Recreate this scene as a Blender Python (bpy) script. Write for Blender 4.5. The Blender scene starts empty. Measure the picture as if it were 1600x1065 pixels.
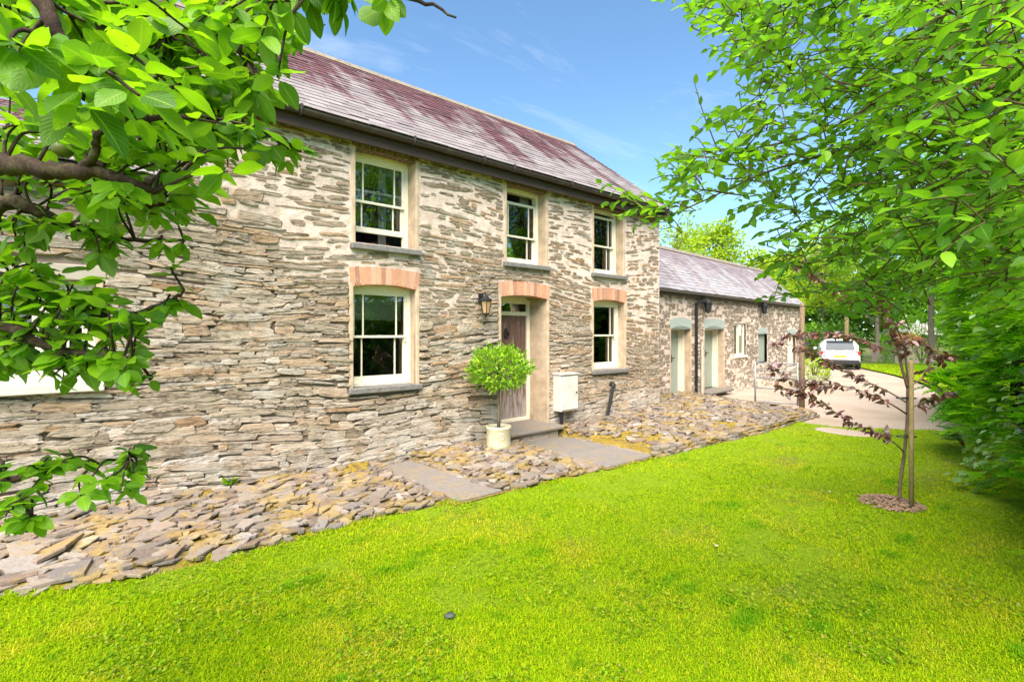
import bpy, math, random
import numpy as np
from mathutils import Matrix, Vector

# ------------------------------------------------------------------ camera, sky, sun, exposure
SC = bpy.context.scene
COL = SC.collection
ALPHA = math.radians(40.86)          # the facade runs along +x, the camera looks 40.9 deg right of +y
FPX, HOR, EYE = 800.0, 520.0, 1.8    # focal length in photo pixels, horizon row, eye height
CA, SA = math.cos(ALPHA), math.sin(ALPHA)

cam_d = bpy.data.cameras.new('camera')
cam_d.sensor_width = 36.0
cam_d.lens = 36.0 * FPX / 1600.0
cam_d.shift_y = -(532.5 - HOR) / 1600.0
cam_d.clip_start = 0.05
cam_d.clip_end = 2000.0
cam = bpy.data.objects.new('camera', cam_d)
COL.objects.link(cam)
cam.location = (0, 0, EYE)
cam.rotation_euler = (math.radians(90), 0, -ALPHA)
SC.camera = cam

SUN_EL, SUN_AZ = math.radians(53), math.radians(-128)      # azimuth from +y towards +x
world = bpy.data.worlds.new('World')
SC.world = world
world.use_nodes = True
wt = world.node_tree
wt.nodes.clear()
w_out = wt.nodes.new('ShaderNodeOutputWorld')
w_bg = wt.nodes.new('ShaderNodeBackground')
w_bg.inputs['Strength'].default_value = 0.085
sky = wt.nodes.new('ShaderNodeTexSky')
sky.sky_type = 'NISHITA'
sky.sun_disc = False
sky.sun_elevation = SUN_EL
sky.sun_rotation = SUN_AZ
sky.air_density = 1.0
sky.dust_density = 0.1
sky.ozone_density = 4.0
# thin wisps of cloud over the whole dome
tc = wt.nodes.new('ShaderNodeTexCoord')
sep = wt.nodes.new('ShaderNodeSeparateXYZ')
wt.links.new(tc.outputs['Generated'], sep.inputs[0])
zc = wt.nodes.new('ShaderNodeMath'); zc.operation = 'MAXIMUM'; zc.inputs[1].default_value = 0.06
wt.links.new(sep.outputs['Z'], zc.inputs[0])
dx = wt.nodes.new('ShaderNodeMath'); dx.operation = 'DIVIDE'
dy = wt.nodes.new('ShaderNodeMath'); dy.operation = 'DIVIDE'
wt.links.new(sep.outputs['X'], dx.inputs[0]); wt.links.new(zc.outputs[0], dx.inputs[1])
wt.links.new(sep.outputs['Y'], dy.inputs[0]); wt.links.new(zc.outputs[0], dy.inputs[1])
cmb = wt.nodes.new('ShaderNodeCombineXYZ')
wt.links.new(dx.outputs[0], cmb.inputs[0]); wt.links.new(dy.outputs[0], cmb.inputs[1])
wmap = wt.nodes.new('ShaderNodeMapping')
wmap.inputs['Rotation'].default_value = (0, 0, math.radians(35))
wmap.inputs['Scale'].default_value = (0.9, 2.9, 1)
wmap.inputs['Location'].default_value = (0.35, 0.2, 0)
wt.links.new(cmb.outputs[0], wmap.inputs[0])
wn = wt.nodes.new('ShaderNodeTexNoise')
wn.inputs['Scale'].default_value = 0.75; wn.inputs['Detail'].default_value = 7
wn.inputs['Roughness'].default_value = 0.62; wn.inputs['Distortion'].default_value = 0.4
wt.links.new(wmap.outputs[0], wn.inputs['Vector'])
wr = wt.nodes.new('ShaderNodeMapRange')
wr.inputs[1].default_value = 0.55; wr.inputs[2].default_value = 0.85
wr.inputs[3].default_value = 0.0; wr.inputs[4].default_value = 0.38
wt.links.new(wn.outputs['Fac'], wr.inputs[0])
wmix = wt.nodes.new('ShaderNodeMix'); wmix.data_type = 'RGBA'
wmix.inputs[7].default_value = (5.9, 6.1, 6.4, 1)
wt.links.new(wr.outputs[0], wmix.inputs[0])
wtint = wt.nodes.new('ShaderNodeMix'); wtint.data_type = 'RGBA'; wtint.blend_type = 'MULTIPLY'
wtint.inputs[0].default_value = 1.0
wtint.inputs[7].default_value = (0.92, 1.05, 1.02, 1)
wt.links.new(sky.outputs[0], wtint.inputs[6])
wt.links.new(wtint.outputs[2], wmix.inputs[6])
wt.links.new(wmix.outputs[2], w_bg.inputs['Color'])
wt.links.new(w_bg.outputs[0], w_out.inputs[0])

sun_d = bpy.data.lights.new('sun', 'SUN')
sun_d.energy = 4.0
sun_d.angle = math.radians(60)
sun_d.color = (1.0, 0.885, 0.765)
sun = bpy.data.objects.new('sun', sun_d)
COL.objects.link(sun)
_sd = Vector((math.sin(SUN_AZ) * math.cos(SUN_EL), math.cos(SUN_AZ) * math.cos(SUN_EL), math.sin(SUN_EL)))
sun.rotation_euler = _sd.to_track_quat('Z', 'Y').to_euler()
sun.location = (0, 0, 30)

SC.view_settings.view_transform = 'Standard'
SC.view_settings.look = 'None'
SC.view_settings.gamma = 1.0
SC.view_settings.exposure = 1.66
SC.view_settings.use_curve_mapping = False
SC.render.engine = 'CYCLES'
SC.cycles.use_denoising = True
SC.cycles.max_bounces = 6
SC.cycles.diffuse_bounces = 4
SC.cycles.transmission_bounces = 4
SC.cycles.transparent_max_bounces = 12
SC.cycles.caustics_reflective = False
SC.cycles.caustics_refractive = False
SC.cycles.sample_clamp_indirect = 6.0

rng = np.random.default_rng(11)
random.seed(11)

# ------------------------------------------------------------------ photo pixel -> place
def ray(px, py):
    X = (px - 800.0) / FPX
    return np.array((X * CA + SA, -X * SA + CA, (HOR - py) / FPX))
def at(px, py, d):
    return np.array((0, 0, EYE)) + ray(px, py) * d
def on_y(px, py, Y):
    r = ray(px, py); return np.array((0, 0, EYE)) + r * (Y / r[1])
def on_z(px, py, z):
    r = ray(px, py); return np.array((0, 0, EYE)) + r * ((z - EYE) / r[2])
def project(P):
    P = np.asarray(P, float)
    X = P[..., 0] * CA - P[..., 1] * SA
    D = P[..., 0] * SA + P[..., 1] * CA
    Ds = np.where(D < 0.05, 0.05, D)
    return 800 + X / Ds * FPX, HOR - (P[..., 2] - EYE) / Ds * FPX, D

# ------------------------------------------------------------------ value noise (for shapes)
_perm = rng.random((64, 64, 64))
def vnoise(p):
    p = np.asarray(p, float)
    i = np.floor(p).astype(int); f = p - i
    f = f * f * (3 - 2 * f)
    r = 0
    for a in (0, 1):
        for b in (0, 1):
            for c in (0, 1):
                w = (f[..., 0] if a else 1 - f[..., 0]) * (f[..., 1] if b else 1 - f[..., 1]) * (f[..., 2] if c else 1 - f[..., 2])
                r = r + w * _perm[(i[..., 0] + a) % 64, (i[..., 1] + b) % 64, (i[..., 2] + c) % 64]
    return r
def n3(x, y, z=0.0, s=1.0):
    x, y, z = np.broadcast_arrays(np.asarray(x, float), np.asarray(y, float), np.asarray(z, float))
    return vnoise(np.stack([x * s + 17.3, y * s + 5.1, z * s + 9.7], -1))

# ------------------------------------------------------------------ objects
WL = {}                                   # world position of every object that parents others
def _wl(o):
    return WL.get(o.name, np.zeros(3)) if o else np.zeros(3)
def tag(o, label=None, cat=None, group=None, kind=None):
    if label: o['label'] = label
    if cat: o['category'] = cat
    if group: o['group'] = group
    if kind: o['kind'] = kind
    return o
def thing(name, loc, label, cat, group=None):
    o = bpy.data.objects.new(name, None)
    o.empty_display_size = 0.2
    o.location = loc
    COL.objects.link(o)
    WL[o.name] = np.array(loc, float)
    return tag(o, label, cat, group)
def mesh_data(name, V, faces, attrs=None, mat=None, smooth=False):
    me = bpy.data.meshes.new(name)
    V = np.asarray(V, np.float32)
    if not isinstance(faces, list): faces = [faces]
    faces = [np.asarray(f, np.int32) for f in faces if len(f)]
    loops = np.concatenate([f.ravel() for f in faces])
    tot = np.concatenate([np.full(len(f), f.shape[1], np.int32) for f in faces])
    start = np.concatenate([[0], np.cumsum(tot)[:-1]]).astype(np.int32)
    me.vertices.add(len(V)); me.vertices.foreach_set('co', V.ravel())
    me.loops.add(len(loops)); me.loops.foreach_set('vertex_index', loops)
    me.polygons.add(len(tot)); me.polygons.foreach_set('loop_start', start)
    me.polygons.foreach_set('loop_total', tot)
    me.polygons.foreach_set('use_smooth', np.full(len(tot), bool(smooth)))
    for k, v in (attrs or {}).items():
        a = me.attributes.new(k, 'FLOAT', 'POINT')
        a.data.foreach_set('value', np.asarray(v, np.float32))
    me.update(calc_edges=True)
    if mat: me.materials.append(mat)
    return me
def put(name, V, faces, mat, parent=None, attrs=None, smooth=False, kind=None, origin=None):
    V = np.asarray(V, float)
    if origin is None:
        lo, hi = V.min(0), V.max(0)
        origin = np.array(((lo[0] + hi[0]) / 2, (lo[1] + hi[1]) / 2, lo[2]))
    origin = np.asarray(origin, float)
    me = mesh_data(name, V - origin, faces, attrs, mat, smooth)
    o = bpy.data.objects.new(name, me)
    COL.objects.link(o)
    WL[o.name] = origin
    if parent is not None:
        o.parent = parent
        o.location = origin - _wl(parent)
    else:
        o.location = origin
    if kind: o['kind'] = kind
    return o
def inst(name, me, M, parent):
    o = bpy.data.objects.new(name, me)
    COL.objects.link(o)
    if parent is not None:
        o.parent = parent
        M = Matrix.Translation(Vector(-_wl(parent))) @ M
    o.matrix_basis = M
    return o

class MB:
    """collects shapes that become ONE mesh"""
    def __init__(s): s.V = []; s.T = []; s.Q = []; s.n = 0; s.R = []
    def add(s, V, T=(), Q=(), r=None):
        V = np.asarray(V, float).reshape(-1, 3)
        if len(T): s.T.append(np.asarray(T, int) + s.n)
        if len(Q): s.Q.append(np.asarray(Q, int) + s.n)
        s.V.append(V); s.n += len(V)
        s.R.append(np.full(len(V), rng.random() if r is None else r))
        return s
    def box(s, x0, x1, y0, y1, z0, z1, fr=None, bev=0.0, r=None):
        x0, x1 = min(x0, x1), max(x0, x1); y0, y1 = min(y0, y1), max(y0, y1); z0, z1 = min(z0, z1), max(z0, z1)
        if bev > 0:
            b = min(bev, (x1 - x0) * .45, (y1 - y0) * .45, (z1 - z0) * .45)
            lv = []
            for z, k in ((z0, b), (z0 + b, 0), (z1 - b, 0), (z1, b)):
                a = b if k == 0 else b
                if k:
                    pts = [(x0 + b, y0 + b), (x1 - b, y0 + b), (x1 - b, y0 + b), (x1 - b, y1 - b), (x1 - b, y1 - b), (x0 + b, y1 - b), (x0 + b, y1 - b), (x0 + b, y0 + b)]
                    pts = [(x0 + b, y0 + b * .6), (x1 - b, y0 + b * .6), (x1 - b * .6, y0 + b), (x1 - b * .6, y1 - b), (x1 - b, y1 - b * .6), (x0 + b, y1 - b * .6), (x0 + b * .6, y1 - b), (x0 + b * .6, y0 + b)]
                else:
                    pts = [(x0 + b, y0), (x1 - b, y0), (x1, y0 + b), (x1, y1 - b), (x1 - b, y1), (x0 + b, y1), (x0, y1 - b), (x0, y0 + b)]
                lv.append([(p[0], p[1], z) for p in pts])
            V = np.array(lv).reshape(-1, 3)
            Q = []
            for i in range(3):
                for j in range(8):
                    k = (j + 1) % 8
                    Q.append((i * 8 + j, i * 8 + k, i * 8 + 8 + k, i * 8 + 8 + j))
            T = []
            for j in range(1, 7):
                T.append((0, j + 1, j)); T.append((24, 24 + j, 24 + j + 1))
        else:
            V = np.array([(x, y, z) for z in (z0, z1) for y in (y0, y1) for x in (x0, x1)], float)
            Q = [(0, 2, 3, 1), (4, 5, 7, 6), (0, 1, 5, 4), (2, 6, 7, 3), (0, 4, 6, 2), (1, 3, 7, 5)]
            T = []
        if fr is not None: V = fr(V)
        return s.add(V, T, Q, r)
    def tube(s, pts, rad, n=8, cap=True, r=None):
        P = np.asarray(pts, float); k = len(P)
        rad = np.broadcast_to(np.asarray(rad, float), (k,))
        tg = np.gradient(P, axis=0)
        tg /= np.linalg.norm(tg, axis=1)[:, None] + 1e-9
        up = np.array((0, 0, 1.0)) if abs(tg[0][2]) < .9 else np.array((1.0, 0, 0))
        a = np.cross(tg[0], up); a /= np.linalg.norm(a)
        V = []
        for i in range(k):
            a = a - tg[i] * np.dot(a, tg[i]); a /= np.linalg.norm(a) + 1e-9
            b = np.cross(tg[i], a)
            th = np.arange(n) * 2 * np.pi / n
            V.append(P[i] + rad[i] * (np.cos(th)[:, None] * a + np.sin(th)[:, None] * b))
        V = np.concatenate(V)
        Q = []
        for i in range(k - 1):
            for j in range(n):
                m = (j + 1) % n
                Q.append((i * n + j, i * n + m, i * n + n + m, i * n + n + j))
        T = []
        if cap:
            V = np.concatenate([V, P[:1], P[-1:]])
            for j in range(n):
                m = (j + 1) % n
                T.append((k * n, m, j)); T.append((k * n + 1, (k - 1) * n + j, (k - 1) * n + m))
        return s.add(V, T, Q, r)
    def lathe(s, prof, c, n=20, r=None):
        prof = np.asarray(prof, float); k = len(prof)
        th = np.arange(n) * 2 * np.pi / n
        V = np.stack([np.stack([c[0] + p[0] * np.cos(th), c[1] + p[0] * np.sin(th), np.full(n, c[2] + p[1])], -1) for p in prof]).reshape(-1, 3)
        Q = [(i * n + j, i * n + (j + 1) % n, i * n + n + (j + 1) % n, i * n + n + j) for i in range(k - 1) for j in range(n)]
        return s.add(V, (), Q, r)
    def prism(s, poly, fr, w0, w1, r=None):
        """poly in (u, v), extruded w0..w1, fr maps (u,v,w) to the world"""
        p = np.asarray(poly, float); n = len(p)
        V = np.concatenate([np.c_[p, np.full(n, w0)], np.c_[p, np.full(n, w1)]])
        Q = [(j, (j + 1) % n, n + (j + 1) % n, n + j) for j in range(n)]
        T = [(0, j + 1, j) for j in range(1, n - 1)] + [(n, n + j, n + j + 1) for j in range(1, n - 1)]
        return s.add(fr(V), T, Q, r)
    def build(s, name, mat, parent=None, smooth=False, kind=None, origin=None):
        V = np.concatenate(s.V); f = []
        if s.T: f.append(np.concatenate(s.T))
        if s.Q: f.append(np.concatenate(s.Q))
        return put(name, V, f, mat, parent, {'rnd': np.concatenate(s.R)}, smooth, kind, origin)

def frame(O, U, Vv, N):
    O, U, Vv, N = (np.asarray(a, float) for a in (O, U, Vv, N))
    return lambda P: O + P[..., 0:1] * U + P[..., 1:2] * Vv + P[..., 2:3] * N

# ------------------------------------------------------------------ materials
class NT:
    def __init__(s, name):
        s.m = bpy.data.materials.new(name); s.m.use_nodes = True
        s.t = s.m.node_tree; s.t.nodes.clear()
        s.out = s.n('ShaderNodeOutputMaterial')
        s._pos = None
    def n(s, typ, **kw):
        nd = s.t.nodes.new(typ)
        for k, v in kw.items(): setattr(nd, k, v)
        return nd
    def set(s, sock, v):
        if hasattr(v, 'is_linked') or isinstance(v, bpy.types.NodeSocket): s.t.links.new(v, sock)
        elif isinstance(v, (tuple, list)) and len(v) == 3 and sock.type == 'RGBA': sock.default_value = (*v, 1)
        else: sock.default_value = v
    def pos(s):
        if s._pos is None: s._pos = s.n('ShaderNodeNewGeometry').outputs['Position']
        return s._pos
    def attr(s, name):
        return s.n('ShaderNodeAttribute', attribute_name=name).outputs['Fac']
    def math(s, op, a, b=0.0, c=None, clamp=False):
        nd = s.n('ShaderNodeMath', operation=op); nd.use_clamp = clamp
        s.set(nd.inputs[0], a); s.set(nd.inputs[1], b)
        if c is not None: s.set(nd.inputs[2], c)
        return nd.outputs[0]
    def noise(s, scale, detail=4, rough=.55, vec=None, stretch=None, dist=0.0):
        v = vec if vec is not None else s.pos()
        if stretch is not None:
            mp = s.n('ShaderNodeMapping'); s.t.links.new(v, mp.inputs[0]); mp.inputs['Scale'].default_value = stretch
            v = mp.outputs[0]
        nd = s.n('ShaderNodeTexNoise'); s.t.links.new(v, nd.inputs['Vector'])
        nd.inputs['Scale'].default_value = scale; nd.inputs['Detail'].default_value = detail
        nd.inputs['Roughness'].default_value = rough; nd.inputs['Distortion'].default_value = dist
        return nd.outputs['Fac']
    def ramp(s, fac, stops, mode='LINEAR'):
        nd = s.n('ShaderNodeValToRGB'); s.set(nd.inputs[0], fac)
        cr = nd.color_ramp; cr.interpolation = mode
        while len(cr.elements) < len(stops): cr.elements.new(0.5)
        for e, (p, c) in zip(cr.elements, stops):
            e.position = p; e.color = (*c, 1) if len(c) == 3 else c
        return nd.outputs[0]
    def rng(s, v, a, b, c=0.0, d=1.0):
        nd = s.n('ShaderNodeMapRange'); s.set(nd.inputs[0], v)
        for i, x in zip((1, 2, 3, 4), (a, b, c, d)): nd.inputs[i].default_value = x
        return nd.outputs[0]
    def mix(s, fac, a, b, blend='MIX'):
        nd = s.n('ShaderNodeMix', data_type='RGBA', blend_type=blend)
        s.set(nd.inputs[0], fac); s.set(nd.inputs[6], a); s.set(nd.inputs[7], b)
        return nd.outputs[2]
    def bump(s, h, strength=.5, dist=.02):
        nd = s.n('ShaderNodeBump'); s.set(nd.inputs['Height'], h)
        nd.inputs['Strength'].default_value = strength; nd.inputs['Distance'].default_value = dist
        return nd.outputs[0]
    def bsdf(s, col, rough=.8, normal=None, metal=0.0, spec=.5, trans=0.0, coat=0.0):
        nd = s.n('ShaderNodeBsdfPrincipled')
        s.set(nd.inputs['Base Color'], col); s.set(nd.inputs['Roughness'], rough)
        nd.inputs['Metallic'].default_value = metal
        nd.inputs['Specular IOR Level'].default_value = spec
        nd.inputs['Coat Weight'].default_value = coat
        if normal is not None: s.t.links.new(normal, nd.inputs['Normal'])
        return nd.outputs[0]
    def done(s, sh):
        s.t.links.new(sh, s.out.inputs[0]); return s.m

def stops(cols):
    n = len(cols)
    return [(i / max(1, n - 1), c) for i, c in enumerate(cols)]

def simple(name, col, rough=.6, var=.15, scale=12, bump=.0, metal=0, spec=.4, stretch=None, dirt=None, coat=0.0):
    t = NT(name)
    f = t.noise(scale, 5, .6, stretch=stretch)
    lo = tuple(c * (1 - var) for c in col); hi = tuple(min(1, c * (1 + var)) for c in col)
    c = t.ramp(f, [(.3, lo), (.7, hi)])
    if dirt:
        c = t.mix(t.rng(t.noise(3.1, 6, .65), .52, .72, 0, .55), c, dirt)
    return t.done(t.bsdf(c, t.rng(f, .3, .7, max(.05, rough - .08), min(1, rough + .08)), t.bump(f, bump, .01) if bump else None, metal, spec, coat=coat))

def stone_mat(name, warm, dry, lichen=.3, smear=.8):
    t = NT(name)
    r = t.attr('rnd'); tone = t.attr('tone')
    a = t.ramp(r, stops(warm), 'LINEAR'); b = t.ramp(r, stops(dry), 'LINEAR')
    c = t.mix(tone, a, b)
    mott = t.noise(16, 6, .68, stretch=(.5, .5, 1.6))
    c = t.mix(t.rng(mott, .28, .52, .6, 0), c, (.17, .115, .06), 'MIX')
    fine = t.noise(60, 4, .7, stretch=(.35, .35, 2.2))
    c = t.mix(t.rng(fine, .3, .7, .0, .35), c, (.58, .50, .39), 'MIX')
    # lime mortar smeared over the faces where the wall is pointed
    sm = t.math('SUBTRACT', t.noise(11, 7, .74, stretch=(.6, .6, 1.5)), t.math('MULTIPLY', tone, .17))
    c = t.mix(t.rng(sm, .56, .64, 0, smear), c, (.72, .585, .47))
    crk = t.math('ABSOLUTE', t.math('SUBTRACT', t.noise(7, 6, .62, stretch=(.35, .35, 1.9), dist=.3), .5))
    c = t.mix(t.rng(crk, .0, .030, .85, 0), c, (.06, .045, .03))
    c = t.mix(t.rng(t.noise(26, 4, .7, stretch=(.5, .5, 1.5)), .55, .72, 0, .7), c, (.74, .67, .56))
    # grey-white lichen and lime, thickest low on the wall
    pz = t.n('ShaderNodeSeparateXYZ'); t.t.links.new(t.pos(), pz.inputs[0])
    low = t.rng(pz.outputs['Z'], .15, .85, .16, 0)
    lic = t.math('ADD', t.noise(2.6, 7, .72), low)
    c = t.mix(t.rng(lic, .56, .70, 0, lichen), c, (.62, .58, .52))
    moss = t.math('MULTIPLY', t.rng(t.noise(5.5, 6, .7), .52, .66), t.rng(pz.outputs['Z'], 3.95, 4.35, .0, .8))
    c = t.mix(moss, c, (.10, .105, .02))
    yel = t.math('MULTIPLY', t.rng(t.noise(4.1, 6, .72), .55, .66), t.rng(pz.outputs['Z'], .0, .5, .75, .0))
    c = t.mix(yel, c, (.34, .24, .05))
    h = t.math('ADD', t.noise(22, 8, .72, stretch=(.35, .35, 2.6), dist=.4), t.math('MULTIPLY', t.noise(75, 4, .7, stretch=(.4, .4, 1.8)), .35))
    return t.done(t.bsdf(c, .92, t.bump(h, .95, .035), spec=.2))

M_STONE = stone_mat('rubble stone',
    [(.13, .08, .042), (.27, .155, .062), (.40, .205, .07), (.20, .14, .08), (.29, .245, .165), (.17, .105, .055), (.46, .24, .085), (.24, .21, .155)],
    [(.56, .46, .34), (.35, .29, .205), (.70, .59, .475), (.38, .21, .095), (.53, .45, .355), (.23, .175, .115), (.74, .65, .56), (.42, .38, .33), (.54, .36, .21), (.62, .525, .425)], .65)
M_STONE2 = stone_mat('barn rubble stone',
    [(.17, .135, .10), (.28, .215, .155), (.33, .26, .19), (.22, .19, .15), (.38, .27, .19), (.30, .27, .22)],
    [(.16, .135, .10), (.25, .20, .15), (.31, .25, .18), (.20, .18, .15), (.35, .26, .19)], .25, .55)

def mortar_mat():
    t = NT('lime mortar')
    a = t.noise(7, 7, .7); b = t.noise(45, 5, .7); tone = t.attr('tone')
    c = t.ramp(a, [(.25, (.53, .405, .315)), (.5, (.73, .59, .49)), (.75, (.85, .735, .65))])
    c = t.mix(t.rng(b, .25, .5, .4, 0), c, (.36, .27, .18))
    c = t.mix(t.math('MULTIPLY', tone, .82), c, (.13, .095, .06))
    pz = t.n('ShaderNodeSeparateXYZ'); t.t.links.new(t.pos(), pz.inputs[0])
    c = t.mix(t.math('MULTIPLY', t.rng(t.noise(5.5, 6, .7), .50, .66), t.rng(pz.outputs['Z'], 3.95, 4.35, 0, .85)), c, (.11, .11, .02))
    h = t.math('ADD', t.noise(14, 8, .75), t.math('MULTIPLY', b, .5))
    return t.done(t.bsdf(c, .95, t.bump(h, .9, .03), spec=.15))
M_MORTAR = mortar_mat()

def slate_roof_mat(name, purple, grey, share):
    t = NT(name)
    r = t.attr('rnd')
    v = t.attr('up')                                  # 0 at the eaves, 1 at the ridge
    st = t.noise(1.0, 5, .6, stretch=(2.1, .33, .33))
    k = t.math('ADD', st, t.math('MULTIPLY', t.math('SUBTRACT', v, .5), share))
    k = t.math('ADD', k, t.math('MULTIPLY', t.math('SUBTRACT', r, .5), .10))
    p = t.ramp(r, stops(purple)); g = t.ramp(t.math('FRACT', t.math('MULTIPLY', r, 7.3)), stops(grey))
    c = t.mix(t.rng(k, .43, .56), g, p)
    lic = t.noise(9, 7, .75)
    c = t.mix(t.rng(lic, .57, .72, 0, .4), c, (.44, .395, .38))
    c = t.mix(t.rng(t.noise(22, 5, .7), .58, .75, 0, .5), c, (.10, .085, .07))
    h = t.noise(40, 6, .7)
    return t.done(t.bsdf(c, t.rng(lic, .3, .7, .62, .85), t.bump(h, .35, .01), spec=.3))
M_SLATE = slate_roof_mat('purple roof slate', [(.080, .030, .035), (.115, .045, .050), (.062, .027, .032), (.14, .07, .074)],
                         [(.215, .19, .19), (.265, .24, .235), (.175, .152, .155), (.24, .21, .207)], .34)
M_SLATE2 = slate_roof_mat('grey roof slate', [(.19, .155, .165), (.225, .185, .195), (.165, .14, .15)],
                          [(.25, .24, .255), (.32, .31, .32), (.22, .21, .23), (.31, .275, .265)], .22)
M_RIDGE = simple('ridge tile', (.20, .17, .13), .85, .35, 14, .5, dirt=(.30, .27, .14))
M_GUTTER = simple('dark brown gutter', (.045, .034, .030), .45, .2, 8, dirt=(.11, .10, .06))
M_FASCIA = simple('dark brown board', (.060, .036, .026), .6, .3, 20, .2, stretch=(.3, 3, 3))
M_RENDER = simple('tan rendered reveal', (.50, .385, .265), .9, .22, 6, .35, dirt=(.28, .21, .14))
M_CREAM = simple('cream painted wood', (.80, .74, .58), .42, .05, 9, .05, dirt=(.66, .60, .44))
M_SILL = simple('slate sill', (.175, .165, .155), .72, .3, 18, .3, dirt=(.24, .22, .15))
M_WHITE = simple('white painted wood', (.58, .55, .48), .5, .06, 9)
def brick_mat(name, cols):
    t = NT(name)
    c = t.ramp(t.attr('rnd'), stops(cols))
    f = t.noise(30, 6, .7)
    c = t.mix(t.rng(f, .5, .75, 0, .55), c, (.66, .50, .36))
    return t.done(t.bsdf(c, .9, t.bump(f, .6, .012), spec=.2))
M_BRICK = brick_mat('orange arch brick', [(.46, .20, .11), (.60, .32, .19), (.36, .17, .11), (.64, .38, .24), (.52, .24, .14), (.58, .36, .25), (.42, .22, .15)])
M_BRICKD = brick_mat('weathered brown brick', [(.15, .09, .06), (.22, .14, .10), (.18, .12, .09)])
M_BLACK = simple('black painted iron', (.018, .018, .020), .4, .3, 30, .1)
M_SAGE = simple('sage green paint', (.30, .345, .285), .55, .07, 6, .05, stretch=(3, 3, .4))
M_SAGEL = simple('sage painted render', (.36, .41, .37), .75, .1, 8, .2)

def wood_door_mat():
    t = NT('weathered plank')
    g = t.noise(9, 7, .65, stretch=(6, 6, .35), dist=.5)
    c = t.ramp(g, [(.25, (.055, .028, .022)), (.5, (.125, .068, .052)), (.75, (.22, .15, .12))])
    pz = t.n('ShaderNodeSeparateXYZ'); t.t.links.new(t.pos(), pz.inputs[0])
    k = t.math('ADD', t.noise(5, 6, .7, stretch=(3, 3, .5)), t.rng(pz.outputs['Z'], .25, 1.1, .26, 0))
    c = t.mix(t.rng(k, .55, .75, 0, .8), c, (.42, .37, .345))
    return t.done(t.bsdf(c, .7, t.bump(g, .4, .01)))
M_PLANK = wood_door_mat()

def glass_mat():
    t = NT('window glass')
    tr = t.n('ShaderNodeBsdfTransparent'); tr.inputs[0].default_value = (.90, .93, .92, 1)
    gl = t.n('ShaderNodeBsdfGlossy'); gl.inputs['Roughness'].default_value = 0.015
    gl.inputs[0].default_value = (1, 1, 1, 1)
    nb = t.bump(t.noise(1.3, 1, .5), .012, .02)
    t.t.links.new(nb, gl.inputs['Normal'])
    fr = t.n('ShaderNodeFresnel'); fr.inputs[0].default_value = 1.5
    f = t.math('MULTIPLY_ADD', fr.outputs[0], 1.15, .03, clamp=True)
    mx = t.n('ShaderNodeMixShader')
    t.t.links.new(f, mx.inputs[0]); t.t.links.new(tr.outputs[0], mx.inputs[1]); t.t.links.new(gl.outputs[0], mx.inputs[2])
    return t.done(mx.outputs[0])
M_GLASS = glass_mat()
M_ROOM = simple('interior plaster', (.22, .19, .16), .9, .1, 3)
M_CURTAIN = simple('pale curtain', (.40, .385, .36), .9, .1, 20, .2, stretch=(8, 8, .3))
M_BLIND = simple('olive blind', (.34, .33, .22), .9, .05, 8)
M_ORANGE = simple('orange wood', (.48, .20, .04), .5, .2, 8)

def bed_mat():
    t = NT('mossy earth')
    a = t.noise(3.2, 7, .7); b = t.noise(20, 6, .7)
    c = t.ramp(b, [(.3, (.10, .075, .045)), (.55, (.21, .165, .10)), (.75, (.33, .28, .19))])
    c = t.mix(t.rng(a, .38, .54, 0, .92), c, t.ramp(b, [(.3, (.15, .105, .015)), (.7, (.33, .235, .04))]))
    return t.done(t.bsdf(c, .95, t.bump(b, 1.0, .03), spec=.1))
M_BED = bed_mat()
def slab_mat(name, cols, moss=.55):
    t = NT(name)
    c = t.ramp(t.attr('rnd'), stops(cols))
    f = t.noise(18, 7, .72); g = t.noise(55, 4, .7)
    c = t.mix(t.rng(f, .30, .52, .55, 0), c, (.15, .115, .085))
    c = t.mix(t.rng(g, .54, .74, 0, .42), c, (.48, .43, .37))
    c = t.mix(t.rng(t.noise(2.9, 7, .74), .49, .58, 0, moss), c, t.ramp(f, [(.3, (.22, .145, .025)), (.7, (.44, .31, .07))]))
    return t.done(t.bsdf(c, .85, t.bump(t.math('ADD', f, t.math('MULTIPLY', g, .4)), .7, .02), spec=.25))
M_SLAB = slab_mat('broken slate stone', [(.20, .165, .13), (.26, .22, .18), (.165, .145, .125), (.225, .16, .11), (.30, .26, .22), (.18, .125, .09), (.15, .138, .13), (.40, .36, .32)], .62)
M_FLAG = slab_mat('slate flagstone', [(.19, .175, .16), (.23, .205, .185), (.175, .165, .155)], .25)
M_MOSS = simple('yellow moss', (.235, .165, .02), .95, .5, 50, .9)

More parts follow.
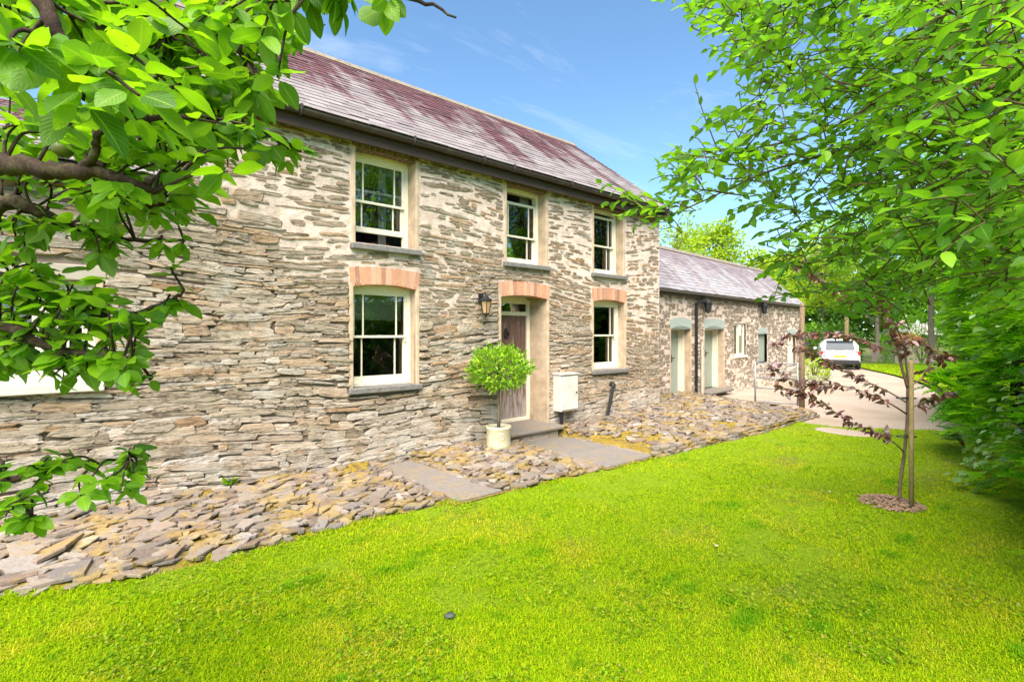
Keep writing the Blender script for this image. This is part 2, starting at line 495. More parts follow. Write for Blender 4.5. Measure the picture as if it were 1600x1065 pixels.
def lawn_mat():
    t = NT('lawn soil and thatch')
    a = t.noise(1.1, 6, .65); b = t.noise(30, 6, .75)
    c = t.ramp(b, [(.3, (.12, .20, .006)), (.55, (.22, .33, .010)), (.75, (.33, .37, .03))])
    c = t.mix(t.rng(a, .56, .72, 0, .6), c, (.20, .155, .065))
    return t.done(t.bsdf(c, .95, t.bump(b, 1, .03), spec=.1))
M_LAWN = lawn_mat()
def grass_mat():
    t = NT('grass blades')
    r = t.attr('rnd'); u = t.attr('lu')
    big = t.noise(1.15, 5, .62); mid = t.noise(5.5, 4, .6)
    g = t.ramp(r, [(0, (.21, .42, .002)), (.4, (.32, .51, .003)), (.75, (.43, .57, .004)), (1, (.53, .56, .012))])
    c = t.mix(t.rng(big, .50, .64, 0, .75), g, t.ramp(r, [(0, (.45, .52, .004)), (.6, (.60, .57, .008)), (1, (.68, .53, .10))]))
    c = t.mix(t.rng(mid, .58, .68, 0, .65), c, (.12, .32, .006))
    c = t.mix(t.rng(t.noise(9, 4, .65), .64, .74, 0, .6), c, (.42, .27, .10))
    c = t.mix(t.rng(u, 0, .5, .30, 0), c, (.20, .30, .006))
    c = t.mix(t.rng(t.attr('tuft'), .15, .7, 0, .85), c, (.13, .36, .006))
    d = t.n('ShaderNodeBsdfTranslucent'); t.set(d.inputs[0], c)
    mx = t.n('ShaderNodeMixShader'); mx.inputs[0].default_value = .45
    t.t.links.new(t.bsdf(c, .75, spec=.08), mx.inputs[1]); t.t.links.new(d.outputs[0], mx.inputs[2])
    return t.done(mx.outputs[0])
M_GRASS = grass_mat()
def gravel_mat():
    t = NT('pale drive gravel')
    a = t.noise(.6, 5, .6); b = t.noise(38, 5, .75)
    c = t.ramp(b, [(.3, (.34, .265, .20)), (.6, (.48, .395, .315)), (.8, (.60, .53, .45))])
    c = t.mix(t.rng(a, .45, .60, 0, .6), c, (.33, .25, .18))
    return t.done(t.bsdf(c, .95, t.bump(b, .8, .02), spec=.1))
M_GRAVEL = gravel_mat()
M_GROUND = simple('rough ground', (.10, .12, .03), .95, .4, 1.5, .5)

def leaf_mat(name, cols, trans=.45, rough=.42, vein=.0, veincol=(.30, .42, .06), under=None, tcol=1.25, spec=.35):
    t = NT(name)
    oi = t.n('ShaderNodeObjectInfo')
    r = t.math('FRACT', t.math('ADD', t.attr('rnd'), oi.outputs['Random']))
    c = t.ramp(r, stops(cols))
    nrm = None
    if vein:
        u = t.attr('lu'); v = t.math('ABSOLUTE', t.attr('lv'))
        side = t.math('SINE', t.math('MULTIPLY', t.math('SUBTRACT', t.math('MULTIPLY', u, 8.0), t.math('MULTIPLY', v, 2.6)), 6.283))
        m = t.math('MAXIMUM', t.rng(v, .05, .12, 1, 0), t.math('MULTIPLY', t.rng(side, .86, 1.0, 0, 1), .55))
        c = t.mix(t.math('MULTIPLY', m, vein), c, veincol)
        nrm = t.bump(t.math('MULTIPLY_ADD', side, -.35, t.math('MULTIPLY', t.noise(160, 2), .6)), .22, .003)
        c = t.mix(t.rng(t.noise(48, 5, .72), .60, .72, 0, .7), c, (.10, .07, .02))
    if under is not None:
        bf = t.n('ShaderNodeNewGeometry').outputs['Backfacing']
        c2 = t.mix(t.math('MULTIPLY', bf, .55), c, under)
    else: c2 = c
    tl = t.n('ShaderNodeBsdfTranslucent')
    t.set(tl.inputs[0], t.mix(1.0, c, (tcol, tcol * 1.05, tcol * .35), 'MULTIPLY'))
    mx = t.n('ShaderNodeMixShader'); mx.inputs[0].default_value = trans
    t.t.links.new(t.bsdf(c2, rough, nrm, spec=spec), mx.inputs[1]); t.t.links.new(tl.outputs[0], mx.inputs[2])
    return t.done(mx.outputs[0])
M_APPLE = leaf_mat('apple leaf', [(.045, .135, .008), (.12, .29, .008), (.20, .40, .008), (.07, .19, .008), (.15, .34, .010), (.25, .46, .010), (.055, .16, .010)], .5, .4, .6, (.26, .42, .05), (.22, .34, .10), 1.5)
M_WILLOW = leaf_mat('willow leaf', [(.05, .15, .012), (.10, .27, .014), (.16, .37, .016), (.07, .20, .014), (.24, .46, .018), (.13, .32, .016), (.06, .18, .012), (.20, .42, .018)], .5, .33, .45, (.24, .40, .06), (.26, .36, .16), 1.4)
M_PLUM = leaf_mat('purple plum leaf', [(.075, .030, .032), (.12, .040, .030), (.17, .055, .038), (.10, .05, .055), (.22, .085, .055)], .3, .28, .3, (.25, .10, .09), (.24, .17, .17), 1.5, .9)
M_BAY = leaf_mat('bay leaf', [(.07, .19, .010), (.16, .36, .014), (.26, .48, .02), (.38, .56, .04), (.11, .26, .012)], .3, .35)
M_CONIFER = leaf_mat('cypress spray', [(.06, .19, .012), (.15, .38, .015), (.25, .51, .018), (.36, .60, .025), (.08, .25, .014)], .58, .5, tcol=1.7)
M_TREEA = leaf_mat('bright tree leaf', [(.22, .36, .015), (.34, .48, .02), (.44, .56, .03), (.28, .42, .018)], .45, .5)
M_TREEB = leaf_mat('mid green tree leaf', [(.14, .33, .014), (.21, .43, .018), (.29, .52, .022), (.17, .37, .016)], .45, .5)
M_TREEC = leaf_mat('deep green tree leaf', [(.045, .12, .014), (.075, .18, .018), (.11, .24, .022), (.06, .15, .015)], .35, .5)
M_BRAMBLE = leaf_mat('grey green bramble leaf', [(.13, .27, .06), (.20, .36, .09), (.30, .42, .18), (.17, .32, .07)], .3, .5)

def bark_mat(name, cols, moss=None):
    t = NT(name)
    g = t.noise(30, 7, .7, stretch=(1, 1, .5))
    c = t.ramp(g, [(.3, cols[0]), (.55, cols[1]), (.75, cols[2])])
    if moss: c = t.mix(t.rng(t.noise(14, 6, .7), .5, .66, 0, .75), c, moss)
    return t.done(t.bsdf(c, .9, t.bump(g, .9, .012), spec=.15))
M_BARK = bark_mat('apple bark', [(.022, .014, .010), (.05, .034, .024), (.10, .075, .055)], (.13, .115, .06))
M_TWIG = bark_mat('willow twig', [(.06, .045, .02), (.11, .085, .04), (.17, .14, .07)])
M_PLUMBARK = bark_mat('plum bark', [(.12, .08, .055), (.20, .14, .10), (.28, .21, .15)])
M_STAKE = bark_mat('timber stake', [(.22, .16, .07), (.32, .24, .115), (.40, .31, .16)])
M_POST = bark_mat('old timber post', [(.15, .105, .065), (.25, .18, .115), (.33, .26, .18)])
M_TRUNK = bark_mat('grey trunk', [(.10, .08, .06), (.18, .15, .11), (.28, .24, .18)])
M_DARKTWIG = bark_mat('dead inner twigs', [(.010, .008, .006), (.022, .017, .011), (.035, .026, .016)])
M_GALV = simple('galvanised steel', (.30, .31, .32), .5, .15, 25, metal=.3)
M_POT = simple('cream glazed clay', (.52, .49, .33), .45, .10, 7, dirt=(.36, .31, .18), coat=.15)
M_SOIL = simple('soil', (.05, .035, .022), .95, .4, 40, .8)
M_BOX = simple('white meter box', (.64, .59, .54), .55, .10, 5, dirt=(.44, .38, .32))
M_MULCH = simple('bark chips', (.30, .19, .13), .95, .45, 60, .8)

# ------------------------------------------------------------------ batches of many small pieces
def pieces(outl, w0, w1, inner=.8, jit=.25):
    """outl (K,n,2); returns V (K,3n+1,3) in (u,v,w) and the triangle/quad template"""
    K, n, _ = outl.shape
    c = outl.mean(1, keepdims=True)
    w0 = np.broadcast_to(np.asarray(w0, float), (K,)); w1 = np.broadcast_to(np.asarray(w1, float), (K,))
    A = np.concatenate([outl, np.broadcast_to(w0[:, None, None], (K, n, 1))], 2)
    dw = (w1 - w0)
    B = np.concatenate([outl, (w0 + dw * .72)[:, None, None] + dw[:, None, None] * (rng.random((K, n, 1)) - .5) * jit], 2)
    Cc = np.concatenate([c + (outl - c) * inner, w1[:, None, None] + dw[:, None, None] * (rng.random((K, n, 1)) - .5) * jit], 2)
    D = np.concatenate([c, (w1 + dw * .02)[:, None, None]], 2)
    V = np.concatenate([A, B, Cc, D], 1)
    Q = []
    T = []
    for j in range(n):
        k = (j + 1) % n
        Q.append((j, k, n + k, n + j)); Q.append((n + j, n + k, 2 * n + k, 2 * n + j)); T.append((2 * n + j, 2 * n + k, 3 * n))
    return V, np.array(T), np.array(Q)
def put_pieces(V, T, Q, single, names, mat, parent, attrs, smooth=False):
    """V (K,m,3) world; the ones in `single` become objects of their own, the rest one object"""
    K, m, _ = V.shape
    one = np.zeros(K, bool); one[single] = True
    f = [x for x in (T, Q) if len(x)]
    for i in np.where(one)[0]:
        put(names[0], V[i], f, mat, parent, {k: np.full(m, a[i]) for k, a in attrs.items()}, smooth)
    r = np.where(~one)[0]
    if len(r):
        off = (np.arange(len(r)) * m)[:, None, None]
        fs = [(x[None] + off).reshape(-1, x.shape[1]) for x in f]
        put(names[1], V[r].reshape(-1, 3), fs, mat, parent, {k: np.repeat(a[r], m) for k, a in attrs.items()}, smooth, kind='stuff')
def largest(C, size, n):
    """indices of the n pieces that show largest in the frame"""
    px, py, D = project(C)
    a = size / np.maximum(D, .3) ** 2
    a = np.where((px > 0) & (px < 1600) & (py > 0) & (py < 1065) & (D > 0), a, 0)
    i = np.argsort(-a)[:n]
    return i[a[i] > 0]

# ================================================================== GROUND
LAWN_EDGE = [(-6, 5.0), (-3, 4.92), (-.35, 4.84), (.3, 4.64), (1.3, 4.58), (2.35, 4.62), (3.7, 4.42), (5.3, 4.3), (6.6, 4.2), (8.2, 4.12), (9.6, 4.02), (11.2, 4.05)]
LE = np.array(LAWN_EDGE)
def edge_y(x): return np.interp(x, LE[:, 0], LE[:, 1])
LAWN_FAR = [(11.2, 4.05), (11.1, 3.5), (11.5, 2.8), (12.1, 2.1), (12.6, 1.2), (12.8, -1)]
def flat(name, poly, z, mat, sub=None):
    n = len(poly)
    V = np.c_[np.array(poly, float), np.full(n, z)]
    import bmesh
    bm = bmesh.new()
    vs = [bm.verts.new(v) for v in V]
    fc = bm.faces.new(vs); fc.normal_update()
    if fc.normal.z < 0: fc.normal_flip()
    bmesh.ops.triangulate(bm, faces=[fc])
    me = bpy.data.meshes.new(name); bm.to_mesh(me); bm.free()
    me.materials.append(mat)
    o = bpy.data.objects.new(name, me); COL.objects.link(o)
    WL[o.name] = np.zeros(3)
    o['kind'] = 'structure'
    return o
flat('ground', [(-400, -400), (400, -400), (400, 400), (-400, 400)], -.04, M_GROUND)
lawn = flat('lawn', LAWN_EDGE + LAWN_FAR[1:] + [(12.8, -8), (-6, -8)], 0.0, M_LAWN)
drive_poly = [(11.0, 4.06), (11.0, 3.3), (11.4, 2.6), (12.0, 1.9), (12.5, .6), (13.5, .9), (17.5, 2.6), (22.7, 4.2), (26.5, 5.9), (30.4, 8.1), (36, 11.5), (52, 24), (48, 30), (33, 16), (27, 12.5), (22.6, 9.2), (22.2, 8.3), (11.6, 7.6), (11.6, 4.1)]
driveway = flat('driveway', drive_poly, -.012, M_GRAVEL)
verge = flat('grass_verge', [(17.5, 2.5), (22.7, 4.1), (26.5, 5.8), (30.4, 8.0), (34, 10), (38, 7), (30, 3.2), (22, 1.5), (17.5, 1.6)], .03, M_LAWN)

# ---- grass blades
M_CLOVER = leaf_mat('clover leaf', [(.09, .20, .005), (.14, .28, .006), (.20, .36, .007), (.27, .40, .012), (.36, .32, .06)], .35, .8, spec=.1)
def blades(P, H, lean, width, rnd):
    N = len(P)
    th = rng.random(N) * 2 * np.pi
    d = np.stack([np.cos(th), np.sin(th), np.zeros(N)], -1)
    s = np.stack([-np.sin(th), np.cos(th), np.zeros(N)], -1)
    P3 = np.concatenate([P, np.zeros((N, 1))], 1) if P.shape[1] == 2 else P
    up = np.array((0, 0, 1.0))
    Hc = H[:, None]; L = (lean * H)[:, None]; W = width[:, None]
    b0 = P3 - s * W; b1 = P3 + s * W
    m = P3 + up * Hc * .6 + d * L * .35
    m0 = m - s * W * .75; m1 = m + s * W * .75
    t = P3 + up * Hc * (1 - .25 * lean[:, None]) + d * L
    V = np.stack([b0, b1, m0, m1, t], 1).reshape(-1, 3)
    o = (np.arange(N) * 5)[:, None]
    T = np.concatenate([o + np.array([[0, 1, 3]]), o + np.array([[0, 3, 2]]), o + np.array([[2, 3, 4]])], 0)
    lu = np.tile([0, 0, .6, .6, 1.0], N)
    return V, T, {'rnd': np.repeat(rnd, 5), 'lu': lu}
def grass_points(N, dmin, dmax, pw):
    u = rng.random(N)
    d = (dmin ** (1 - pw) + u * (dmax ** (1 - pw) - dmin ** (1 - pw))) ** (1 / (1 - pw))
    X = (rng.random(N) * 2.5 - 1.25) * d
    return np.stack([X * CA + d * SA, -X * SA + d * CA], -1)
GP = grass_points(620000, 1.7, 14.5, 1.35)
far_x = np.interp(GP[:, 1], [p[1] for p in LAWN_FAR[::-1]], [p[0] for p in LAWN_FAR[::-1]])
ok = (GP[:, 1] < edge_y(GP[:, 0]) + .07 + .20 * (n3(GP[:, 0], GP[:, 1], 0, 3.1) - .5)) & (GP[:, 0] < far_x + .12) & (GP[:, 0] > -5.5)
SAP = on_z(1406, 786, 0)[:2]                  # the sapling's mulch ring
MUL = SAP + np.array((-.10, .06))
rm = np.hypot((GP[:, 0] - MUL[0]) / .25, (GP[:, 1] - MUL[1]) / .25)
ok &= rm > 1.0 + .25 * (n3(GP[:, 0], GP[:, 1], 0, 6) - .5)
SLABP = on_z(1318, 675, 0)[:2]
ok &= np.hypot((GP[:, 0] - SLABP[0]) / .33, (GP[:, 1] - SLABP[1]) / .5) > 1
bare = n3(GP[:, 0], GP[:, 1], 0, 1.3) * .6 + n3(GP[:, 0], GP[:, 1], 4, 5.0) * .4
hedge_d = GP[:, 1] - np.interp(GP[:, 0], [2, 4.5, 5.5, 8, 11.2, 13], [-1.4, -.3, .2, .9, 1.7, 2.0])
thin = np.clip((bare - .57) * 7, 0, .85) + np.clip((.9 - hedge_d) * .6, 0, .62)
ok &= rng.random(len(GP)) > thin
GP = GP[ok]
gd = GP[:, 0] * SA + GP[:, 1] * CA
cl = n3(GP[:, 0], GP[:, 1], 2, 2.2)
H = (.011 + .019 * rng.random(len(GP))) * (.75 + .9 * np.clip(cl - .35, 0, 1))
H *= np.where(rng.random(len(GP)) < .03, 1.6, 1)
TU = np.zeros(len(GP))                       # lush dark tufts, longer along the slope of the lawn
for _ in range(130):
    dd_ = rng.uniform(2.0, 10.0); xx_ = rng.uniform(-1.05, 1.05) * dd_
    cx_, cy_ = xx_ * CA + dd_ * SA, -xx_ * SA + dd_ * CA
    sx_ = rng.uniform(.05, .22); sy_ = rng.uniform(.03, .09)
    q_ = np.exp(-(((GP[:, 0] - cx_) / sx_) ** 2 + ((GP[:, 1] - cy_) / sy_) ** 2)) * rng.uniform(.5, 1.0)
    TU = np.maximum(TU, q_ * (.6 + .8 * rng.random(len(GP))))
H *= 1 + .7 * np.clip(TU, 0, 1)
edge_near = np.clip(1 - (edge_y(GP[:, 0]) - GP[:, 1]) / .12, 0, 1)
H *= 1 + 1.3 * edge_near * rng.random(len(GP))
Wd = .0016 + .00042 * gd
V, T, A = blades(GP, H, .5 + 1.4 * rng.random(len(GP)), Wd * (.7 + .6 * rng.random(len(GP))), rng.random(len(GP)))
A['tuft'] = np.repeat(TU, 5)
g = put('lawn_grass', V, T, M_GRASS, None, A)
tag(g, 'short bright green mown grass of the lawn', 'grass', kind='stuff')
CP = grass_points(60000, 1.8, 9.0, 1.5)
cn = n3(CP[:, 0], CP[:, 1], 9, 1.9) * .6 + n3(CP[:, 0], CP[:, 1], 12, 6.5) * .4
CP = CP[(CP[:, 1] < edge_y(CP[:, 0]) - .02) & (cn > .575) & (CP[:, 0] > -4) & (CP[:, 0] < 11)]
N_ = len(CP); th_ = rng.random(N_) * 6.283; sz_ = rng.uniform(.007, .015, N_)[:, None]
z_c = rng.uniform(.012, .034, N_)
c3 = np.c_[CP, z_c]; ua = np.stack([np.cos(th_), np.sin(th_), rng.normal(0, .35, N_)], -1) * sz_; ub = np.stack([-np.sin(th_), np.cos(th_), rng.normal(0, .35, N_)], -1) * sz_
V = np.stack([c3 - ua, c3 - ub * .7 + ua * .2, c3 + ua, c3 + ub * .7 + ua * .2], 1).reshape(-1, 3)
o_ = (np.arange(N_) * 4)[:, None]
T = np.concatenate([o_ + np.array([[0, 1, 2]]), o_ + np.array([[0, 2, 3]])])
tag(put('lawn_clover', V, T, M_CLOVER, None, {'rnd': np.repeat(rng.random(N_), 4), 'lu': np.tile([0, .5, 1, .5], N_), 'lv': np.tile([0, -1, 0, 1.], N_)}), 'darker clover and moss patches growing through the lawn', 'clover', kind='stuff')
VP = np.stack([rng.random(9000) * 16 + 17.5, rng.random(9000) * 9 + 1.6], -1)
vy = np.interp(VP[:, 0], [17.5, 22.7, 26.5, 30.4, 34], [2.5, 4.1, 5.8, 8.0, 10])
VP = VP[(VP[:, 1] < vy) & (VP[:, 1] > vy - 3.2)]
V, T, A = blades(np.c_[VP, np.full(len(VP), .03)], .06 + .08 * rng.random(len(VP)), .4 + .6 * rng.random(len(VP)), np.full(len(VP), .016), rng.random(len(VP)))
tag(put('verge_grass', V, T, M_GRASS, None, A), 'bright grass on the verge beyond the drive', 'grass', kind='stuff')

# ================================================================== RUBBLE WALLS
D0 = 6.4                                           # the facade plane
TEMPL = np.array([(-1.02, -.55), (-.80, -1.0), (0, -1), (.80, -1.0), (1.02, -.55), (1, .5), (.75, 1.0), (0, 1), (-.75, 1.0), (-1, .5)])
def rubble(u0, u1, v0, v1, holes, hfun, lfun, cov, warp, top=None):
    S = []
    v = v0
    while v < v1:
        h = hfun(v)
        iv = [(u0, u1)]
        for (a, b, c, d) in holes:
            if v + h * .5 > c and v + h * .5 < d:
                nv = []
                for (p, q) in iv:
                    if b <= p or a >= q: nv.append((p, q)); continue
                    if a > p: nv.append((p, a))
                    if b < q: nv.append((b, q))
                iv = nv
        for (p, q) in iv:
            u = p - (rng.random() * .15 if p == u0 else 0)
            while u < q:
                L = lfun(v)
                if q - u < L * 1.35: L = q - u
                S.append((u, min(u + L, q), v, v + h))
                u += L
        v += h
    S = np.array(S)
    uc = (S[:, 0] + S[:, 1]) / 2; vc = (S[:, 2] + S[:, 3]) / 2
    hu = (S[:, 1] - S[:, 0]) / 2; hv = (S[:, 3] - S[:, 2]) / 2
    cv = cov(uc, vc)
    fade = np.ones(len(S))
    for (a, b, c, d) in holes:
        du = np.maximum(np.maximum(a - uc, uc - b), 0); dv = np.maximum(np.maximum(c - vc, vc - d), 0)
        fade = np.minimum(fade, np.clip(np.hypot(du, dv) / .45, 0, 1))
    vc = vc + warp(uc, vc) * fade + (rng.random(len(S)) - .5) * hv * .9
    hv = hv * (.54 + .58 * cv) * (.80 + .4 * rng.random(len(S)))
    hu = hu * (.66 + .39 * cv) * (.88 + .2 * rng.random(len(S)))
    big = (rng.random(len(S)) < .10) & (fade > .9)
    hv = np.where(big, hv * 1.7, hv)
    keep = rng.random(len(S)) < .36 + .88 * cv
    if top is not None: keep &= vc + hv < top(uc)
    for (a, b, c, d) in holes:
        keep &= ~((uc + hu > a + .03) & (uc - hu < b - .03) & (vc + hv > c + .03) & (vc - hv < d - .03))
    S = np.stack([uc, vc, hu, hv, cv], -1)[keep]
    K = len(S)
    j = (rng.random((K, 10, 2)) - .5) * np.array((.34, .62))
    O = (TEMPL[None] + j) * S[:, None, 2:4]
    tilt = (rng.random(K) - .5) * .10
    sl = warp(S[:, 0] + .05, S[:, 1]) - warp(S[:, 0] - .05, S[:, 1])
    tilt = tilt + sl / .1 * .8
    O[:, :, 1] += O[:, :, 0] * tilt[:, None]
    O += S[:, None, 0:2]
    return S, O

def wall_grid(u0, u1, v0, v1, holes, cell, depth, top=None):
    nu = int((u1 - u0) / cell); nv = int((v1 - v0) / cell)
    U = np.linspace(u0, u1, nu + 1); W = np.linspace(v0, v1, nv + 1)
    for (a, b, c, d) in holes:                       # snap grid lines to the openings
        for e in (a, b): U[np.argmin(abs(U - e))] = e
        for e in (c, d): W[np.argmin(abs(W - e))] = e
    UU, VV = np.meshgrid(U, W, indexing='ij')
    w, tone = depth(UU, VV)
    P = np.stack([UU, VV, w], -1).reshape(-1, 3)
    idx = np.arange((nu + 1) * (nv + 1)).reshape(nu + 1, nv + 1)
    q = np.stack([idx[:-1, :-1], idx[1:, :-1], idx[1:, 1:], idx[:-1, 1:]], -1)
    cu = (U[:-1] + U[1:])[:, None] / 2 + 0 * W[None, :-1]; cv = (W[:-1] + W[1:])[None] / 2 + 0 * U[:-1, None]
    m = np.ones_like(cu, bool)
    for (a, b, c, d) in holes: m &= ~((cu > a) & (cu < b) & (cv > c) & (cv < d))
    if top is not None: m &= cv < top(cu)
    return P, q[m].reshape(-1, 4), tone.reshape(-1)

# ================================================================== COTTAGE
X_L, X_R, X_G = -2.6, 9.82, .75          # left end of the low wing, right gable, left gable of the tall part
Z_EAVE, Z_WING = 4.40, 3.28
house = thing('stone_cottage', ((X_L + X_R) / 2, D0 + 2.7, 0), 'long two-storey rubble stone cottage with cream sash windows and purple slate roof', 'house')
FH = frame((0, D0, 0), (1, 0, 0), (0, 0, 1), (0, -1, 0))       # (u, v, w) with w out of the wall
# openings: u0, u1, z0, z1, recess, arch
W1L = (2.80, 3.73, 1.08, 2.40); W1U = (2.83, 3.72, 2.97, 4.20)
W2U = (5.42, 6.31, 2.96, 4.22); W3U = (7.61, 8.52, 2.95, 4.22); W3L = (7.60, 8.57, 1.08, 2.40)
DOOR = (5.30, 6.35, .06, 2.38); WL0 = (-1.05, .20, 1.33, 2.30)
wins = [W1L, W1U, W2U, W3U, W3L, WL0]
holes = [(a, b, c, d + .055) for (a, b, c, d) in (W1L, W3L, DOOR)] + [(a, b, c, d + .03) for (a, b, c, d) in (W1U, W2U, W3U)] + [WL0]
shole = [(a - .05, b + .05, c - .10, d + .30) for (a, b, c, d) in (W1L, W3L)] + [(DOOR[0] - .05, DOOR[1] + .05, 0, DOOR[3] + .31)] + \
        [(a - .06, b + .06, c - .09, 4.6) for (a, b, c, d) in (W1U, W2U, W3U)] + [(WL0[0] - .05, WL0[1] + .05, WL0[2] - .1, WL0[3] + .2)]
def htop(u): return np.where(u < X_G, Z_WING - .05, Z_EAVE)
def hcov(u, v):
    n = n3(u, v, 1, .9) - .5
    lim = 2.35 + np.where(u < 1.9, .75, 0) - np.clip(u - 6.2, 0, 3) * .28
    c = 1 / (1 + np.exp((v - lim - 1.3 * n) * 4.2))
    return np.clip(.40 + .60 * c - np.where((u > 6.4), .08, 0) + .16 * (n3(u, v, 6, 2.2) - .5), 0, 1)
def hwarp(u, v):
    return .075 * np.sin(u * .85 + v * 1.1 + .6) + .04 * np.sin(u * 2.1 - v * 2.0) + (1.5 - v).clip(0) * .05 * np.sin(u * 1.3 + 2.2)
def hh(v): return .020 + rng.gamma(2.0, .0115) if v > 1.0 else .022 + rng.gamma(2.0, .013)
def hl(v): return min(1.2, .09 + rng.gamma(1.7, .15))
S, O = rubble(X_L, X_R, .0, Z_EAVE, shole, hh, hl, hcov, hwarp, htop)
cv = S[:, 4]
pr = np.where(rng.random(len(S)) < .12, 1.5, 1.0) * (.003 + .006 * rng.random(len(S)) + cv ** 2 * .018 * rng.random(len(S)))
V, T, Q = pieces(O, -.045, pr, .93, .10)
P, q, tone = wall_grid(X_L, X_R, -.1, Z_EAVE + .12, holes, .03,
    lambda u, v: ((n3(u, v, 0, 9) - .5) * .016 + (n3(u, v, 7, 24) - .5) * .009 - hcov(u, v) ** 2 * .028 + .003, hcov(u, v) ** 3), lambda u: htop(u) + .15)
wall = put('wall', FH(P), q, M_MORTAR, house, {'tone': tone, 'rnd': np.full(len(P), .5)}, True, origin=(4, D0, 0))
C = FH(np.c_[S[:, :2], np.zeros(len(S))])
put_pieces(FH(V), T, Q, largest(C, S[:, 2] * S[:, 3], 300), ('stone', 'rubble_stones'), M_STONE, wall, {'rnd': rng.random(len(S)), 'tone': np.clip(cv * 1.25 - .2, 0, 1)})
# quoins up the right corner and the hidden walls
YB = D0 + 5.35
mb = MB()
mb.box(X_R - .5, X_R - .02, D0 + .01, YB, -.1, Z_EAVE - .02)
pts = [(D0 + .02, Z_EAVE - .1), (YB, Z_EAVE - .1), (D0 + 2.67, 6.62)]
for xx, s in ((X_R - .45, 1), (X_G, 1)):
    mb.prism(pts, frame((xx, 0, 0), (0, 1, 0), (0, 0, 1), (1, 0, 0)), 0, .42)
mb.box(X_L, X_R - .03, YB - .4, YB, -.1, Z_EAVE - .1)
mb.box(X_L, X_L + .4, D0 + .01, YB, -.1, Z_WING - .1)
mb.box(X_G, X_G + .42, D0 + .6, YB - .3, 2.2, Z_EAVE - .1)
mb.build('gable_wall', M_MORTAR, house)
mb = MB()
mb.box(X_L + .4, X_R - .5, D0 + .9, D0 + 4.6, 2.55, 2.75)
mb.box(4.35, 4.5, D0 + .9, D0 + 4.6, 0, 4.3)
mb.box(7.0, 7.1, D0 + .9, D0 + 4.6, 0, 4.3)
mb.box(X_L + .4, X_R - .5, D0 + 3.2, D0 + 3.3, 0, 4.3)
mb.box(X_L + .4, X_R - .5, D0 + .35, D0 + 4.6, -.05, .05)
mb.build('room_wall', M_ROOM, house)

# ---- rendered reveals, sills, windows
def reveal(op, rec, head=True):
    a, b, c, d = op
    mb = MB()
    for e, s in ((a, -1), (b, 1)):
        mb.box(min(e, e + s * .055), max(e, e + s * .055), D0 - .014, D0 + rec + .12, c - .01, d + .05, bev=.008)
    if head: mb.box(a - .05, b + .05, D0 + .05, D0 + rec + .12, d + .048, d + .10)
    return mb.build('reveal', M_RENDER, house)
def bars(mb, u0, u1, v0, v1, y0, y1, st, bot, top, cols=(.2, .8), rows=()):
    mb.box(u0, u0 + st, y0, y1, v0, v1, bev=.004); mb.box(u1 - st, u1, y0, y1, v0, v1, bev=.004)
    mb.box(u0 + st - .002, u1 - st + .002, y0 + .002, y1 - .002, v0, v0 + bot, bev=.004)
    mb.box(u0 + st - .002, u1 - st + .002, y0 + .002, y1 - .002, v1 - top, v1, bev=.004)
    for c in cols:
        x = u0 + (u1 - u0) * c
        mb.box(x - .010, x + .010, y0 + .006, y1 - .006, v0 + bot - .002, v1 - top + .002)
    for r in rows:
        z = v0 + (v1 - v0) * r
        mb.box(u0 + st - .002, u1 - st + .002, y0 + .008, y1 - .008, z - .010, z + .010)
def sash_window(op, rec, drop=0.0, lift=0.0, blind=0.0, curtain=None, label=None):
    a, b, c, d = op
    y = D0 + rec
    mb = MB()
    f = .05
    mb.box(a, a + f, y, y + .12, c, d + .05, bev=.005); mb.box(b - f, b, y, y + .12, c, d + .05, bev=.005)
    mb.box(a + f, b - f, y + .002, y + .118, d - .035, d + .05, bev=.005)
    mb.box(a + f, b - f, y - .012, y + .118, c, c + .055, bev=.006)
    win = mb.build('window', M_CREAM, house)
    if label: win['label'] = label
    u0, u1, v0, v1 = a + f, b - f, c + .055, d - .035
    mid = (v0 + v1) / 2
    for nm, p0, p1, yy, bot, top in (('sash', mid - .018 - drop, v1 - drop, y + .02, .034, .045), ('sash', v0 + lift, mid + .018 + lift, y + .064, .075, .034)):
        mb = MB(); bars(mb, u0, u1, p0, p1, yy, yy + .038, .042, bot, top)
        if top == .034:
            mb.box((u0 + u1) / 2 - .03, (u0 + u1) / 2 + .03, yy - .012, yy + .003, p1 - .012, p1 + .01, bev=.004)
            mb.box(u1 - .042, u1 - .012, yy - .05, yy - .03, p1 - .09, p1 - .045, bev=.006)
        mb.build(nm, M_CREAM, win)
        e = [u0 + .04] + [u0 + (u1 - u0) * k for k in (.2, .8)] + [u1 - .04]
        for k in range(3):
            m2 = MB(); m2.box(e[k] + .004, e[k + 1] - .004, yy + .016, yy + .021, p0 + bot - .006, p1 - top + .006)
            m2.build('pane', M_GLASS, win)
    if blind:
        m2 = MB(); m2.box(u0 + .02, u1 - .02, y + .16, y + .168, d - blind, d + .02); m2.build('blind', M_BLIND, win)
    if curtain:
        for (k0, k1) in curtain:
            n = 26; uu = np.linspace(a + (b - a) * k0, a + (b - a) * k1, n)
            Vc = np.concatenate([np.stack([uu, y + .24 + .025 * np.sin(np.arange(n) * 1.35), np.full(n, z)], -1) for z in (c + .0, d)])
            qd = np.array([(i, i + 1, n + i + 1, n + i) for i in range(n - 1)])
            put('curtain', Vc, qd, M_CURTAIN, win, smooth=True)
    m2 = MB(); m2.box(a - .075, b + .075, D0 - .075, y + .05, c - .075, c - .001, bev=.01)
    m2.build('sill', M_SILL, win)
    return win
